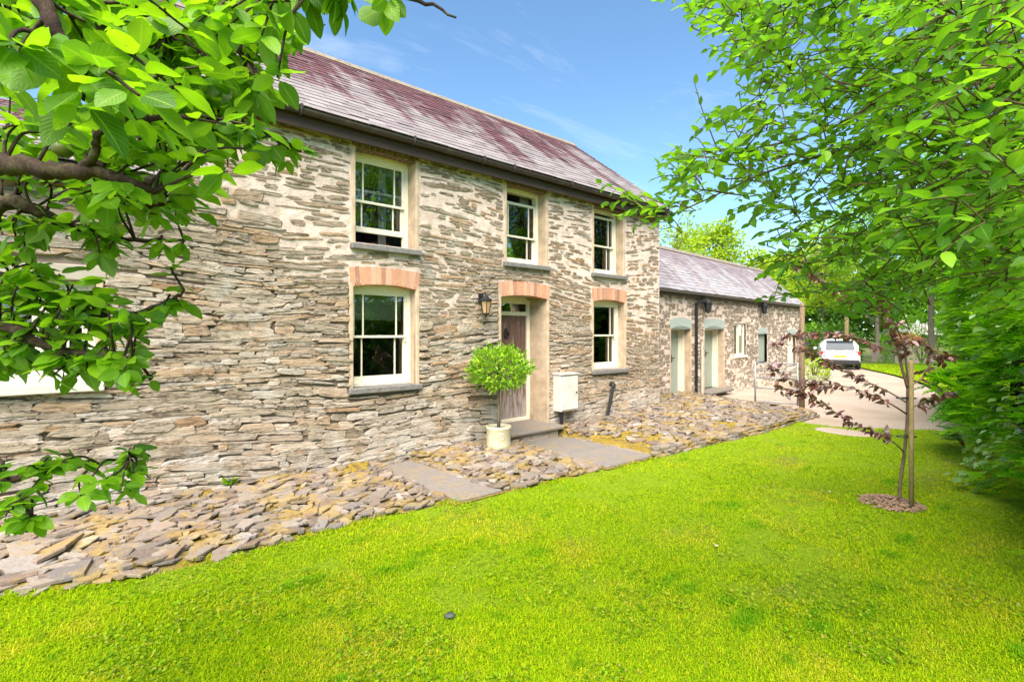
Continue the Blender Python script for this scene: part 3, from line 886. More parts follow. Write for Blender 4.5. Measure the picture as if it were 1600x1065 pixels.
def brick_arch(op, hgt, mat, n, rise=.055, ext=.045):
    a, b, c, d = op
    a, b = a - ext, b + ext
    root = None
    for k in range(n):
        e0, e1 = k / n, (k + 1) / n
        g = .0055 / (b - a)
        u0, u1 = a + (b - a) * (e0 + g), a + (b - a) * (e1 - g)
        fan = lambda u: (u - (a + b) / 2) * .045
        rr = lambda u: rise * (1 - ((u - (a + b) / 2) / ((b - a) / 2)) ** 2)
        j = (rng.random() - .5) * .016
        poly = [(u0, d + rr(u0)), (u1, d + rr(u1)), (u1 + fan(u1), d + hgt + rr(u1) * .6 + j), (u0 + fan(u0), d + hgt + rr(u0) * .6 + j)]
        mb = MB(); mb.prism(poly, FH, -.14, .010 + .004 * rng.random())
        if root is None:
            back = MB(); back.prism([(a - .005, d + .052), (b + .005, d + .052), (b + .02, d + hgt + .01), (a - .02, d + hgt + .01)], FH, -.10, .005)
            root = back.build('arch', M_MORTAR, house)
        mb.build('brick', mat, root)
    return root
reveal(W1L, .15); reveal(W1U, .20); reveal(W2U, .18); reveal(W3U, .18); reveal(W3L, .16); reveal(DOOR, .44); reveal(WL0, .10)
sash_window(W1L, .15, blind=.42)
sash_window(W1U, .20, lift=.16, curtain=[(.60, .74)], label='first-floor sash window with its lower sash raised')
sash_window(W2U, .18, drop=.15, curtain=[(.74, .98)], label='sash window over the door with its upper sash lowered')
sash_window(W3U, .18, drop=.06)
sash_window(W3L, .16, blind=.35)
for op, n in ((W1L, 14), (DOOR, 15), (W3L, 14)): brick_arch(op, .25, M_BRICK, n)
for op in (W1U, W2U, W3U): brick_arch(op, .17, M_BRICKD, 12, .03)
# an orange wooden chair back inside the open window
mb = MB(); mb.tube([(3.35, 6.95, 2.80), (3.50, 6.98, 3.22)], .03, 6); mb.tube([(3.62, 6.9, 2.8), (3.48, 7.0, 3.25)], .03, 6); mb.box(3.33, 3.62, 6.97, 7.0, 3.0, 3.12)
ch = mb.build('wooden_chair', M_ORANGE); tag(ch, 'orange wooden chair back inside the open first-floor window', 'chair')
mb = MB(); mb.box(4.34 - 1.3, 4.34 - .5, 6.8, 7.4, 2.748, 2.81)
# the wing's casement window
a, b, c, d = WL0; y = D0 + .10
mb = MB()
mb.box(a, b, y, y + .07, c, c + .06, bev=.004); mb.box(a, b, y, y + .07, d - .055, d + .0, bev=.004)
for x in (a, (a * 2 + b) / 3, (a + 2 * b) / 3, b - .06): mb.box(x, x + .06, y + .002, y + .068, c + .058, d - .053, bev=.004)
win = mb.build('window', M_WHITE, house); win['label'] = 'white three-light casement window behind apple leaves'
for k in range(3):
    u0 = a + (b - a) * k / 3 + .06; u1 = a + (b - a) * (k + 1) / 3 - (.0 if k < 2 else .06)
    m2 = MB(); bars(m2, u0, u1, c + .062, d - .057, y + .01, y + .055, .045, .055, .045, cols=(.5,), rows=(.55,)); m2.build('casement', M_WHITE, win)
    m2 = MB(); m2.box(u0 + .04, u1 - .04, y + .03, y + .035, c + .11, d - .1); m2.build('pane', M_GLASS, win)
m2 = MB(); m2.box(a - .07, b + .06, D0 - .10, y + .02, c - .085, c - .001, bev=.008); m2.build('sill', M_WHITE, win)
m2 = MB(); m2.box(a - .1, b + .08, D0 - .012, D0 + .1, d + .002, d + .15, bev=.01); m2.build('lintel', simple('pale lintel', (.42, .37, .30), .85, .12, 8, .2), house)

# ---- front door
yd = D0 + .44
a, b, c, d = DOOR; zs = .23
mb = MB()
mb.box(a, a + .07, yd, yd + .1, zs, d + .02, bev=.006); mb.box(b - .07, b, yd, yd + .1, zs, d + .02, bev=.006)
mb.box(a + .07, b - .07, yd + .002, yd + .098, d - .06, d + .05, bev=.006)
mb.box(a + .07, b - .07, yd + .002, yd + .098, d - .27, d - .20, bev=.006)
mb.box(a + .07, b - .07, yd - .012, yd + .098, zs, zs + .06, bev=.006)
door = mb.build('door', M_CREAM, house); door['label'] = 'cream door frame with weathered brown plank door'
n = 7; u0, u1 = a + .072, b - .072
for k in range(n):
    w = (u1 - u0) / n
    m2 = MB(); m2.box(u0 + k * w + .003, u0 + (k + 1) * w - .003, yd + .03, yd + .07 + .004 * (k % 2), zs + .062, d - .272, bev=.006)
    m2.build('plank', M_PLANK, door)
m2 = MB(); m2.box(u0, u1, yd + .045, yd + .05, d - .2, d - .06); m2.build('pane', M_GLASS, door)
m2 = MB()
kx, kz = a + .50, 1.80
m2.prism([(kx + .055 * math.sin(t) * (1.0 if math.cos(t) < .3 else .75), kz + .085 * math.cos(t)) for t in np.linspace(0, 6.283, 13)[:-1]], FH, -.472 + .0, -.455)
m2.tube([(kx + .05 * math.sin(t), yd + .01, kz - .03 + .06 * math.cos(t)) for t in np.linspace(0, 6.283, 15)], .011, 6)
m2.build('knocker', M_BLACK, door)
m2 = MB(); m2.box(DOOR[0] - .12, DOOR[1] + .06, 6.02, yd + .02, .165, zs - .002, bev=.02)
st = m2.build('doorstep', M_FLAG, house)
m2 = MB(); m2.box(DOOR[0] - .05, DOOR[1] + .0, 6.10, yd, -.05, .164, bev=.03); m2.build('step_base', M_STONE, house)

# ---- roofs
def roof(parent, xa, xb, ye, ze, yr, zr, gauge, wid, mat, nsingle, fr0=None, over=.0, name='roof'):
    """slates on the front slope; fr0 maps (x, y, z) of the local house to the world"""
    fr0 = fr0 or (lambda P: P)
    L = math.hypot(yr - ye, zr - ze)
    sy, sz = (yr - ye) / L, (zr - ze) / L
    f = lambda P: fr0(np.stack([P[..., 0], ye + P[..., 1] * sy - P[..., 2] * sz, ze + P[..., 1] * sz + P[..., 2] * sy], -1))
    mb = MB()
    mb.box(xa + .02, xb - .02, .03, L, -.05, -.012, fr=f)
    yb = 2 * yr - ye
    Lb = L
    fb = lambda P: fr0(np.stack([P[..., 0], yb - P[..., 1] * sy + P[..., 2] * sz, ze + P[..., 1] * sz + P[..., 2] * sy], -1))
    mb.box(xa, xb, 0, Lb - .002, -.05, .02, fr=fb)
    deck = mb.build(name, mat, parent)
    nr = int(L / gauge)
    rows = []
    for r in range(nr + 1):
        v0 = r * gauge - .03; x = xa - wid * (.5 if r % 2 else 0) * 1.0
        v1 = min(v0 + gauge * 2.05, L + .0)
        while x < xb:
            w = wid * rng.uniform(.86, 1.14)
            p, q = max(x, xa), min(x + w, xb)
            if q - p > .05: rows.append((p + .003, q - .003, v0 + (rng.random() - .5) * .016, v1, r))
            x += w
    R = np.array(rows); K = len(R)
    t = .007 + .004 * rng.random(K); lift = .009 + .003 * rng.random(K) + np.where(rng.random(K) < .04, .006, 0)
    skew = (rng.random((K, 2)) - .5) * .008
    V = np.zeros((K, 8, 3))
    for i, (a_, b_, top) in enumerate([(0, 0, 0), (1, 0, 0), (1, 1, 0), (0, 1, 0), (0, 0, 1), (1, 0, 1), (1, 1, 1), (0, 1, 1)]):
        V[:, i, 0] = np.where(a_, R[:, 1], R[:, 0])
        V[:, i, 1] = np.where(b_, R[:, 3], R[:, 2] + (skew[:, 1] if a_ else skew[:, 0]))
        V[:, i, 2] = np.where(b_, -.006, lift + (skew[:, 0] if a_ else skew[:, 1]) * .4) + (t if top else 0)
    up = np.clip(R[:, 2] / L, 0, 1)
    rnd = rng.random(K)
    Q = np.array([(0, 3, 2, 1), (4, 5, 6, 7), (0, 1, 5, 4), (1, 2, 6, 5), (2, 3, 7, 6), (3, 0, 4, 7)])
    W = f(V)
    put_pieces(W, np.zeros((0, 3), int), Q, largest(W.mean(1), (R[:, 1] - R[:, 0]) * gauge, nsingle), ('slate', 'roof_slates'), mat, deck, {'rnd': rnd, 'up': up})
    return deck, f, L
rf, froof, RL = roof(house, X_G - .12, X_R + .10, 6.15, 4.465, 9.07, 6.71, .16, .27, M_SLATE, 300)
k = 0; x = X_G - .14
while x < X_R + .08:
    x1 = min(x + .46, X_R + .10)
    mb = MB()
    prof = [(-.17, -.125), (-.06, -.01), (0, .025), (.06, -.01), (.17, -.125), (.15, -.14), (0, .0), (-.15, -.14)]
    mb.prism([(p[0], p[1]) for p in prof], frame((x + .006, 9.07, 6.735), (0, 1, 0), (0, 0, 1), (1, 0, 0)), 0, x1 - x - .006)
    mb.build('ridge_tile', M_RIDGE, rf); x = x1
rf2, _, _ = roof(house, X_L - .1, X_G - .02, 6.15, 3.36, 8.7, 4.62, .17, .27, M_SLATE, 60, name='wing_roof')
# fascia, gutter, brackets
def gutter(parent, pts_fn, xa, xb, mat, rad=.058, nseg=1):
    th = np.linspace(math.pi, 2 * math.pi, 9)
    V = []; 
    for x in (xa, xb):
        for r_ in (rad, rad - .007):
            V += [(x, r_ * math.cos(t), r_ * math.sin(t)) for t in th]
    V = pts_fn(np.array(V)); n = 9
    Q = []
    for j in range(n - 1):
        Q += [(j, j + 1, 2 * n + j + 1, 2 * n + j), (n + j, 3 * n + j, 3 * n + j + 1, n + j + 1), (j, n + j, n + j + 1, j + 1), (2 * n + j, 2 * n + j + 1, 3 * n + j + 1, 3 * n + j)]
    Q += [(0, 2 * n, 3 * n, n), (n - 1, 2 * n - 1, 4 * n - 1, 3 * n - 1)]
    return put('gutter', V, np.array(Q), mat, parent)
gt = gutter(house, lambda P: P + np.array((0, 6.17, 4.43)), X_G - .1, X_R + .06, M_GUTTER)
for x in (2.05, 3.55, 4.75, 5.35, 6.7, 8.1, 9.3):
    mb = MB(); mb.tube([(x, 6.17 + .068 * math.cos(t), 4.43 + .068 * math.sin(t)) for t in np.linspace(math.pi, 2 * math.pi, 9)], .012, 6)
    mb.box(x - .015, x + .015, 6.10, 6.13, 4.41, 4.47); mb.box(x - .015, x + .015, 6.21, 6.26, 4.40, 4.45); mb.build('bracket', M_GUTTER, gt)
mb = MB(); mb.box(X_G - .1, X_R + .08, 6.245, 6.275, 4.245, 4.45); mb.box(X_G - .1, X_R + .08, 6.277, D0 + .05, 4.31, 4.335)
mb.build('fascia', M_FASCIA, house)
mb = MB(); mb.box(X_L, X_G - .12, 6.24, 6.27, 3.17, 3.35); mb.box(X_L, X_G - .12, 6.272, D0 + .05, 3.2, 3.225); mb.build('fascia', M_FASCIA, house)
gutter(house, lambda P: P + np.array((0, 6.17, 3.33)), X_L, X_G - .12, M_GUTTER)

# ================================================================== OUTBUILDING
OB0 = np.array((10.98, 7.16)); OBU = np.array((.9976, .0690)); OBN = np.array((.0690, -.9976))
FO = frame((*OB0, 0), (*OBU, 0), (0, 0, 1), (*OBN, 0))
def tb(px, py=520.0, w=0.0):
    r = ray(px, py)[:2]
    M = np.array([[OBU[0], -r[0]], [OBU[1], -r[1]]])
    t, k = np.linalg.solve(M, -(OB0 + OBN * w))
    return t, EYE + (HOR - py) / FPX * k
barn = thing('stone_outbuilding', (*(OB0 + OBU * 5 - OBN * 1.5), 0), 'low rubble stone outbuilding with sage green doors and grey slate roof', 'outbuilding')
T0, T1 = -1.1, tb(1250)[0]
def obox(px0, px1, py0, py1):
    a, _ = tb(px0); b, _ = tb(px1); pm = (px0 + px1) / 2
    return (a, b, tb(pm, py1)[1], tb(pm, py0)[1])
DA = obox(1048, 1079, 513, 622); DB = obox(1100.5, 1131, 513, 608)
WA = obox(1147, 1165.5, 505, 555); WB = obox(1185, 1199, 522, 566); WC = obox(1231, 1243, 523, 572)
BZ = 2.86
bh = [(a, b, max(c, -.1), d + .05) for (a, b, c, d) in (DA, DB)] + [WA, WB, WC]
bs = [(a - .04, b + .04, c - .1, d + .30) for (a, b, c, d) in (DA, DB)] + [(a - .03, b + .03, c - .07, d + .04) for (a, b, c, d) in (WA,)] + [(a - .04, b + .04, c - .05, d + .26) for (a, b, c, d) in (WB, WC)]
bcov = lambda u, v: np.clip(.50 + .45 * (n3(u, v, 3, .8) - .5), 0, 1)
S, O = rubble(T0, T1, -.05, BZ, bs, lambda v: rng.uniform(.06, .125), lambda v: .10 + rng.gamma(2.2, .06), bcov, lambda u, v: .03 * np.sin(u * 1.1 + v), lambda u: BZ + 0 * u)
V, T, Q = pieces(O, -.05, .004 + .014 * rng.random(len(S)), .88, .2)
P, q, tone = wall_grid(T0, T1, -.2, BZ + .06, bh, .05, lambda u, v: ((n3(u, v, 0, 8) - .5) * .02 - .004, 0 * u))
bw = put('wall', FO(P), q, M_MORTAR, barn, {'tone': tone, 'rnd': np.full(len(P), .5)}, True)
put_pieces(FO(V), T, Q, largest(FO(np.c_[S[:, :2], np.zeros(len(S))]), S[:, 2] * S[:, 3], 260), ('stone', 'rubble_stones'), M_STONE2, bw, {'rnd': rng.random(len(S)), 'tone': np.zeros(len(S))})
BW = 3.0
mb = MB()
mb.box(T0, T1, -.10, BZ - .05, -BW, -BW + .3, fr=FO)
gp = [(-BW, -.1), (-.02, -.1), (-.02, BZ - .02), (-BW / 2, 4.30), (-BW, BZ - .02)]
for e in (T0, T1 - .35):
    mb.prism(gp, lambda P, e=e: FO(np.stack([P[..., 2] + e, P[..., 1], P[..., 0]], -1)), 0, .34)
mb.build('gable_wall', M_MORTAR, barn)
fob = lambda P: FO(np.stack([P[..., 0], P[..., 2], -P[..., 1]], -1))          # (t, back, up)
brf, _, BL = roof(barn, T0, T1 + .12, -.16, 2.90, 1.5, 4.42, .15, .25, M_SLATE2, 260, fob)
x = T0
while x < T1 + .1:
    x1 = min(x + .5, T1 + .12); mb = MB()
    mb.prism([(-.14, -.11), (0, .02), (.14, -.11), (.12, -.13), (0, 0), (-.12, -.13)], lambda P, x=x: fob(np.stack([P[..., 2] + x + .006, P[..., 0] + 1.5, P[..., 1] + 4.455], -1)), 0, x1 - x - .006)
    mb.build('ridge_tile', M_RIDGE, brf); x = x1
bg = gutter(barn, lambda P: fob(P + np.array((0, -.17, 2.865))), T0, T1 + .1, simple('grey gutter', (.13, .12, .11), .5, .2, 8), .05)
mb = MB(); mb.box(T0, T1, -.10, -.075, 2.74, 2.89, fr=fob); mb.box(T0, T1, -.073, .04, 2.76, 2.78, fr=fob); mb.build('fascia', M_FASCIA, barn)
def fo_box(mb, u0, u1, v0, v1, w0, w1, bev=.0): return mb.box(u0, u1, w0, w1, v0, v1, fr=lambda P: FO(np.stack([P[..., 0], P[..., 2], P[..., 1]], -1)), bev=bev)
for i, op in enumerate((DA, DB)):
    a, b, c, d = op
    rec = .30
    mb = MB()
    fo_box(mb, a, a + .07, c, d, -rec - .1, -rec, .005); fo_box(mb, b - .07, b, c, d, -rec - .1, -rec, .005); fo_box(mb, a + .07, b - .07, d - .05, d + .05, -rec - .1, -rec - .002, .005)
    fo_box(mb, b - .02, b + .001, c, d, -rec, -rec + .12, .005)
    dr = mb.build('door', M_CREAM, barn); dr['label'] = 'sage green boarded door in cream frame'
    n = 5; w = (b - a - .14) / n
    for k in range(n):
        m2 = MB(); fo_box(m2, a + .07 + k * w + .002, a + .07 + (k + 1) * w - .002, c + .01, d - .05, -rec - .07, -rec - .03, .005); m2.build('board', M_SAGE, dr)
    m2 = MB(); hx = a + .07 + (b - a) * .52
    fo_box(m2, hx, hx + .03, c + .92, c + 1.12, -rec - .03, -rec - .02); fo_box(m2, hx, hx + .11, c + 1.03, c + 1.055, -rec + .01, -rec + .03); fo_box(m2, hx + .005, hx + .025, c + 1.03, c + 1.055, -rec - .02, -rec + .01)
    m2.build('handle', M_BLACK, dr)
    mb = MB()
    fo_box(mb, b, b + .05, c - .02, d + .05, -rec - .1, .012, .008); mb.build('reveal', M_RENDER, barn)
    mb = MB(); fo_box(mb, a - .05, a, c - .02, d + .05, -rec - .1, .012, .008); mb.build('reveal', M_RENDER, barn)
    mb = MB(); m = (a + b) / 2; hw = (b - a) / 2 + .05
    lo = [(m + hw * k, d + .09 * (1 - k * k) - .02) for k in np.linspace(-1, 1, 9)]
    hi = [(m + hw * k, d + .22 + .07 * (1 - k * k)) for k in np.linspace(1, -1, 9)]
    mb.prism(lo + hi, FO, -rec, .010); mb.build('lintel', M_SAGEL, barn)
    mb = MB(); fo_box(mb, a - .12, b + (.28 if i == 0 else .14), c - .08, c - .002, -rec, .26 if i else .32, .03); mb.build('doorstep', M_FLAG, barn)
a, b, c, d = WA
mb = MB()
for e in (a, (a + b) / 2 - .03, b - .06): fo_box(mb, e, e + .06, c, d, -.12, -.05, .004)
fo_box(mb, a + .06, b - .06, d - .06, d, -.118, -.052, .004); fo_box(mb, a + .06, b - .06, c, c + .06, -.118, -.052, .004)
wn_ = mb.build('window', M_CREAM, barn)
for k in range(2):
    m2 = MB(); e = a + .06 + k * (b - a) * .46; fo_box(m2, e, e + (b - a) * .40, c + .05, d - .05, -.088, -.082); m2.build('pane', M_GLASS, wn_)
m2 = MB(); fo_box(m2, a - .05, b + .05, c - .07, c - .001, -.1, .05, .01); m2.build('sill', M_CREAM, wn_)
for (op, mt) in ((WB, M_SAGE), (WC, M_CREAM)):
    a, b, c, d = op
    mb = MB(); fo_box(mb, a, b, c, d, -.16, -.12, .004); wv = mb.build('shutter', mt, barn)
    for k in range(4):
        m2 = MB(); w = (b - a) / 4; fo_box(m2, a + k * w + .004, a + (k + 1) * w - .004, c + .02, d - .02, -.119, -.095, .004); m2.build('board', mt, wv)
    mb = MB(); m = (a + b) / 2; hw = (b - a) / 2 + .05
    mb.prism([(m + hw * k, d + .05 * (1 - k * k)) for k in np.linspace(-1, 1, 9)] + [(m + hw * k, d + .18 + .05 * (1 - k * k)) for k in np.linspace(1, -1, 9)], FO, -.16, .010); mb.build('lintel', M_SAGEL, barn)
t_, _ = tb(1085)
mb = MB(); mb.tube([FO(np.array((t_ + .28, 2.80, .17))), FO(np.array((t_ + .28, 2.72, .17))), FO(np.array((t_ + .0, 2.60, .06))), FO(np.array((t_, 2.45, .06))), FO(np.array((t_, .02, .06)))], .038, 8)
for z in (.6, 1.5, 2.4): mb.tube([FO(np.array((t_, z, .06))), FO(np.array((t_, z + .05, .06)))], .048, 8)
mb.build('downpipe', M_BLACK, barn)
t_, z_ = tb(1094.5, 534)
mb = MB(); mb.tube([FO(np.array((t_, z_, .05))), FO(np.array((t_, .0, .05)))], .035, 8); mb.build('waste_pipe', simple('pale grey pipe', (.50, .46, .38), .6, .1, 8), barn)

# ---- lanterns
def lantern(base, nrm, sc, label, pane=None):
    """base on the wall, nrm out of it"""
    nrm = np.array(nrm, float); sd = np.array((-nrm[1], nrm[0], 0)); up = np.array((0, 0, 1.0))
    f = lambda P: base + (P[..., 0:1] * sd + P[..., 1:2] * nrm + P[..., 2:3] * up) * sc
    t = thing('wall_lantern', base, label, 'lantern')
    mb = MB(); mb.box(-.05, .05, 0, .02, -.02, .12, fr=f, bev=.01); mb.build('back_plate', M_BLACK, t)
    mb = MB(); mb.tube(f(np.array([(0, .01, .03), (0, .07, .10), (0, .13, .12), (0, .14, .06)])), .012 * sc, 6); mb.build('bracket', M_BLACK, t)
    def ring(r, z, n=6): return [(r * math.cos(k * math.pi / 3), .14 + r * math.sin(k * math.pi / 3), z) for k in range(n)]
    mb = MB(); pr = [(.02, .085), (.05, .05), (.105, .01), (.105, -.01), (.085, -.01)]
    V = np.array([p for r, z in pr for p in ring(r, z)]); Q = [(i * 6 + j, i * 6 + (j + 1) % 6, i * 6 + 6 + (j + 1) % 6, i * 6 + 6 + j) for i in range(4) for j in range(6)]
    mb.add(f(V), (), Q); mb.build('cap', M_BLACK, t)
    mb = MB()
    for k in range(6):
        a = ring(.088, -.01)[k]; b = ring(.055, -.20)[k]; mb.tube(f(np.array([a, b])), .006 * sc, 5)
    pr = [(.058, -.195), (.058, -.21), (.03, -.225), (.012, -.25), (.0, -.255)]
    V = np.array([p for r, z in pr for p in ring(r, z)]); mb.add(f(V), (), Q)
    mb.build('cage', M_BLACK, t)
    mb = MB(); V = np.array(ring(.082, -.012) + ring(.051, -.195)); mb.add(f(V), (), [(j, (j + 1) % 6, 6 + (j + 1) % 6, 6 + j) for j in range(6)]); mb.build('pane', pane or M_LANT, t)
    mb = MB(); mb.tube(f(np.array([(0, .14, -.19), (0, .14, -.06)])), [.014 * sc, .012 * sc], 6); mb.build('bulb', simple('frosted bulb', (.80, .55, .28), .5, .05, 5), t)
def lant_glass():
    t = NT('amber lantern glass')
    tr = t.n('ShaderNodeBsdfTransparent'); tr.inputs[0].default_value = (.95, .78, .55, 1)
    mx = t.n('ShaderNodeMixShader'); mx.inputs[0].default_value = .45
    t.t.links.new(tr.outputs[0], mx.inputs[1]); t.t.links.new(t.bsdf((.75, .52, .30), .15, spec=.6), mx.inputs[2])
    return t.done(mx.outputs[0])
M_LANT = lant_glass()
M_SMOKE = simple('dark lantern glass', (.03, .03, .032), .3, .1, 6)
lp = on_y(752, 470, D0 - .01); lantern(np.array((lp[0] - .02, D0 - .01, lp[2])), (0, -1, 0), 1.0, 'black hexagonal wall lantern with amber glass beside the front door')
t_, z_ = tb(1097, 474); lantern(FO(np.array((t_, z_, .01))), (*OBN, 0), 1.15, 'black wall lantern between the two sage green doors', M_SMOKE)
t_, z_ = tb(1186, 478); lantern(FO(np.array((t_, z_, .01))), (*OBN, 0), 1.15, 'black wall lantern on the outbuilding past its small cream window', M_SMOKE)

# ---- meter box, pipe
mbx = thing('meter_box', (6.72, D0 - .1, 0), 'white weathered meter box on the stone wall beside the door', 'meter box')
mb = MB(); mb.box(6.49, 6.94, D0 - .20, D0 + .02, .42, 1.06, bev=.006); mb.build('cabinet', M_BOX, mbx)
mb = MB(); mb.box(6.515, 6.915, D0 - .222, D0 - .203, .445, 1.035, bev=.012); mb.build('cabinet_door', M_BOX, mbx)
mb = MB(); mb.box(6.47, 6.96, D0 - .235, D0 + .02, 1.062, 1.085, bev=.008); mb.build('cap', M_BOX, mbx)
mb = MB(); mb.tube([(6.87, D0 - .221, .74), (6.87, D0 - .230, .74)], .016, 10); mb.build('lock', M_BLACK, mbx)
for z in (.55, .93):
    mb = MB(); mb.box(6.512, 6.53, D0 - .230, D0 - .2215, z - .03, z + .03); mb.build('hinge', M_BOX, mbx)
mb = MB(); mb.tube([(6.58, D0 - .13, .42), (6.58, D0 - .13, .0)], .035, 8); mb.tube([(6.58, D0 - .13, .40), (6.58, D0 - .13, .33)], .045, 8); mb.build('pipe', M_BLACK, mbx)
mb = MB(); mb.tube([(8.10, D0 + .05, .80), (8.10, D0 - .09, .80), (8.08, D0 - .10, .77), (7.80, D0 - .14, .05)], .034, 8); mb.tube([(8.095, D0 - .095, .80), (8.075, D0 - .10, .74)], .046, 8)
dp = mb.build('waste_pipe', M_BLACK); tag(dp, 'slanting black waste pipe low on the wall under a sash window', 'pipe')

# ================================================================== SLATE BEDS AND PATHS
PATH1 = (3.05, 3.62); PATH2 = (5.32, 6.38)
def bed_z(x, y):
    e = edge_y(x)
    t = np.clip((y - e) / 1.9, 0, 1.6)
    z = (.035 + .075 * t) * np.clip((y - e + .02) / .16, 0, 1)
    z = z + np.where(x > 6.38, .05 + .05 * np.clip((x - 7) / 4, 0, 1), 0)
    for a, b in (PATH1, PATH2):
        d = np.maximum(np.maximum(a - x, x - b), 0)
        z = np.where((x > a) & (x < b), .0, z * np.clip(.45 + d / .15, 0, 1))
    return z
def in_bed(x, y, m=0.0):
    ok = (y > edge_y(x) + m) & (x < 12.15) & (y < np.where(x < 9.9, D0 - .0, 7.2))
    for a, b in (PATH1, PATH2): ok &= ~((x > a - m) & (x < b + m) & (y < 6.35))
    return ok
gx = np.arange(-4.2, 12.25, .05); gy = np.arange(4.0, 7.31, .05)
GX, GY = np.meshgrid(gx, gy, indexing='ij')
GZ = bed_z(GX, GY) - .006 + (n3(GX, GY, 0, 7) - .5) * .03
idx = np.arange(GX.size).reshape(GX.shape)
cx = (GX[:-1, :-1] + .025); cy = (GY[:-1, :-1] + .025)
m = (cy > edge_y(cx) - .02) & (cy < np.where(cx < 9.8, D0 + .05, 7.25)) & (cx < 12.15)
q = np.stack([idx[:-1, :-1], idx[1:, :-1], idx[1:, 1:], idx[:-1, 1:]], -1)[m].reshape(-1, 4)
bed = put('stone_bed', np.stack([GX, GY, GZ], -1).reshape(-1, 3), q, M_BED, None, smooth=True, kind='structure', origin=(4, 5, 0))
# loose slates: big ones towards the lawn, small ones towards the wall
pos = []; 
cells = {}
def try_put(x, y, r):
    k0 = (int(x // .3), int(y // .3))
    for i in range(-2, 3):
        for j in range(-2, 3):
            for (a, b, c) in cells.get((k0[0] + i, k0[1] + j), ()):
                if (a - x) ** 2 + (b - y) ** 2 < ((c + r) * (.50 if r > .07 else .56)) ** 2: return False
    cells.setdefault(k0, []).append((x, y, r)); pos.append((x, y, r)); return True
for (n, r0, r1) in ((150, .14, .22), (900, .085, .135), (4600, .05, .085), (11000, .026, .05)):
    for _ in range(n):
        x = rng.uniform(-3.6, 12.1); y = rng.uniform(4.0, 7.2)
        r = rng.uniform(r0, r1)
        if not in_bed(np.array(x), np.array(y), .02): continue
        e = float(edge_y(x))
        if r > .12 and (y - e > .85 or x > 3.2): continue
        if y - e < r * .45: continue
        if min(abs(x - a_) for a_ in PATH1 + PATH2) < r * .85: continue
        if x > 6.4 and r > .125: continue
        if n3(x, y, 5, 1.4) > .66 and r < .08: continue
        try_put(x, y, r)
PO = np.array(pos); K = len(PO)
NB = 6
th = (np.arange(NB)[None] + .75 * rng.random((K, NB))) * 2 * np.pi / NB
rad = PO[:, 2:3] * (.72 + .66 * rng.random((K, NB)))
asp = 1 + 1.1 * rng.random(K)
rot = rng.normal(.25, .45, K)
u = rad * np.cos(th) * asp[:, None] ** .6; v = rad * np.sin(th) / asp[:, None] ** .5
uo = u * np.cos(rot)[:, None] - v * np.sin(rot)[:, None]; vo = u * np.sin(rot)[:, None] + v * np.cos(rot)[:, None]
thick = .007 + .013 * rng.random(K) + PO[:, 2] * .03
V, T, Q = pieces(np.stack([uo, vo], -1), -thick, thick * .35, .965, .10)
tx = rng.normal(0, .11, K); ty = rng.normal(.02, .12, K)
zz = bed_z(PO[:, 0], PO[:, 1]) + .008 + .024 * rng.random(K)
W = V.copy()
W[..., 2] += V[..., 0] * tx[:, None] + V[..., 1] * ty[:, None] + zz[:, None]
W[..., 0] += PO[:, 0:1]; W[..., 1] += PO[:, 1:2]
put_pieces(W, T, Q, largest(W.mean(1), PO[:, 2] ** 2, 300), ('stone', 'loose_stones'), M_SLAB, bed, {'rnd': rng.random(K)})
# stacked edge stones along the right-hand bed and the path edges
E = []
for x in np.arange(6.5, 12.1, .16):
    for l in range(3): E.append((x + rng.uniform(-.06, .06), float(edge_y(x)) + .03 + .02 * l, .02 + .045 * l, rng.uniform(.10, .17), rng.uniform(.05, .09)))
for y in np.arange(4.1, 5.6, .17):
    for l in range(2): E.append((12.1 + rng.uniform(-.03, .03), y, .03 + .05 * l, rng.uniform(.07, .11), rng.uniform(.08, .12)))
for (a, b) in (PATH1, PATH2):
    for y in np.arange(4.4, 6.2, .15):
        for xx, sx in ((a - .05, -1), (b + .05, 1)):
            if y > edge_y(xx) + .05: E.append((xx + rng.uniform(-.02, .02), y, .02 + .03 * rng.random(), rng.uniform(.06, .09), rng.uniform(.08, .13)))
E = np.array(E); K = len(E)
th = (np.arange(8)[None] + .5 * rng.random((K, 8))) * 2 * np.pi / 8
o = np.stack([np.cos(th) * E[:, 3:4] * (.8 + .4 * rng.random((K, 8))), np.sin(th) * E[:, 4:5] * (.8 + .4 * rng.random((K, 8)))], -1)
V, T, Q = pieces(o, -.02, .022, .85, .3)
V = V + E[:, None, :3]
put_pieces(V, T, Q, np.arange(0), ('stone', 'edging_stones'), M_SLAB, bed, {'rnd': rng.random(K)})
# yellow moss cushions
mc = []
for _ in range(3200):
    x = rng.uniform(-1.5, 12); y = rng.uniform(4.4, 7.1)
    if in_bed(np.array(x), np.array(y), .08) and n3(x, y, 5, 1.4) + (.10 if y > 5.85 else 0) > .62: mc.append((x, y, rng.uniform(.02, .07)))
mb = MB()
for (x, y, r) in mc:
    z = float(bed_z(np.array(x), np.array(y))); n = 9
    th = np.arange(n) * 2 * np.pi / n + rng.random()
    V = [(x, y, z + r * .30)]
    for k, (rr, h) in enumerate(((.5, .25), (.85, .08), (1.05, -.14))):
        j = 1 + (rng.random(n) - .5) * .35
        V += list(zip(x + r * rr * j * np.cos(th), y + r * rr * j * np.sin(th), z + r * h + (rng.random(n) - .5) * r * .12))
    T = [(0, 1 + j, 1 + (j + 1) % n) for j in range(n)]
    Q = [(1 + k * n + j, 1 + (k + 1) * n + j, 1 + (k + 1) * n + (j + 1) % n, 1 + k * n + (j + 1) % n) for k in range(2) for j in range(n)]
    mb.add(V, T, Q)
mb.build('moss_cushions', M_MOSS, bed, True, 'stuff')
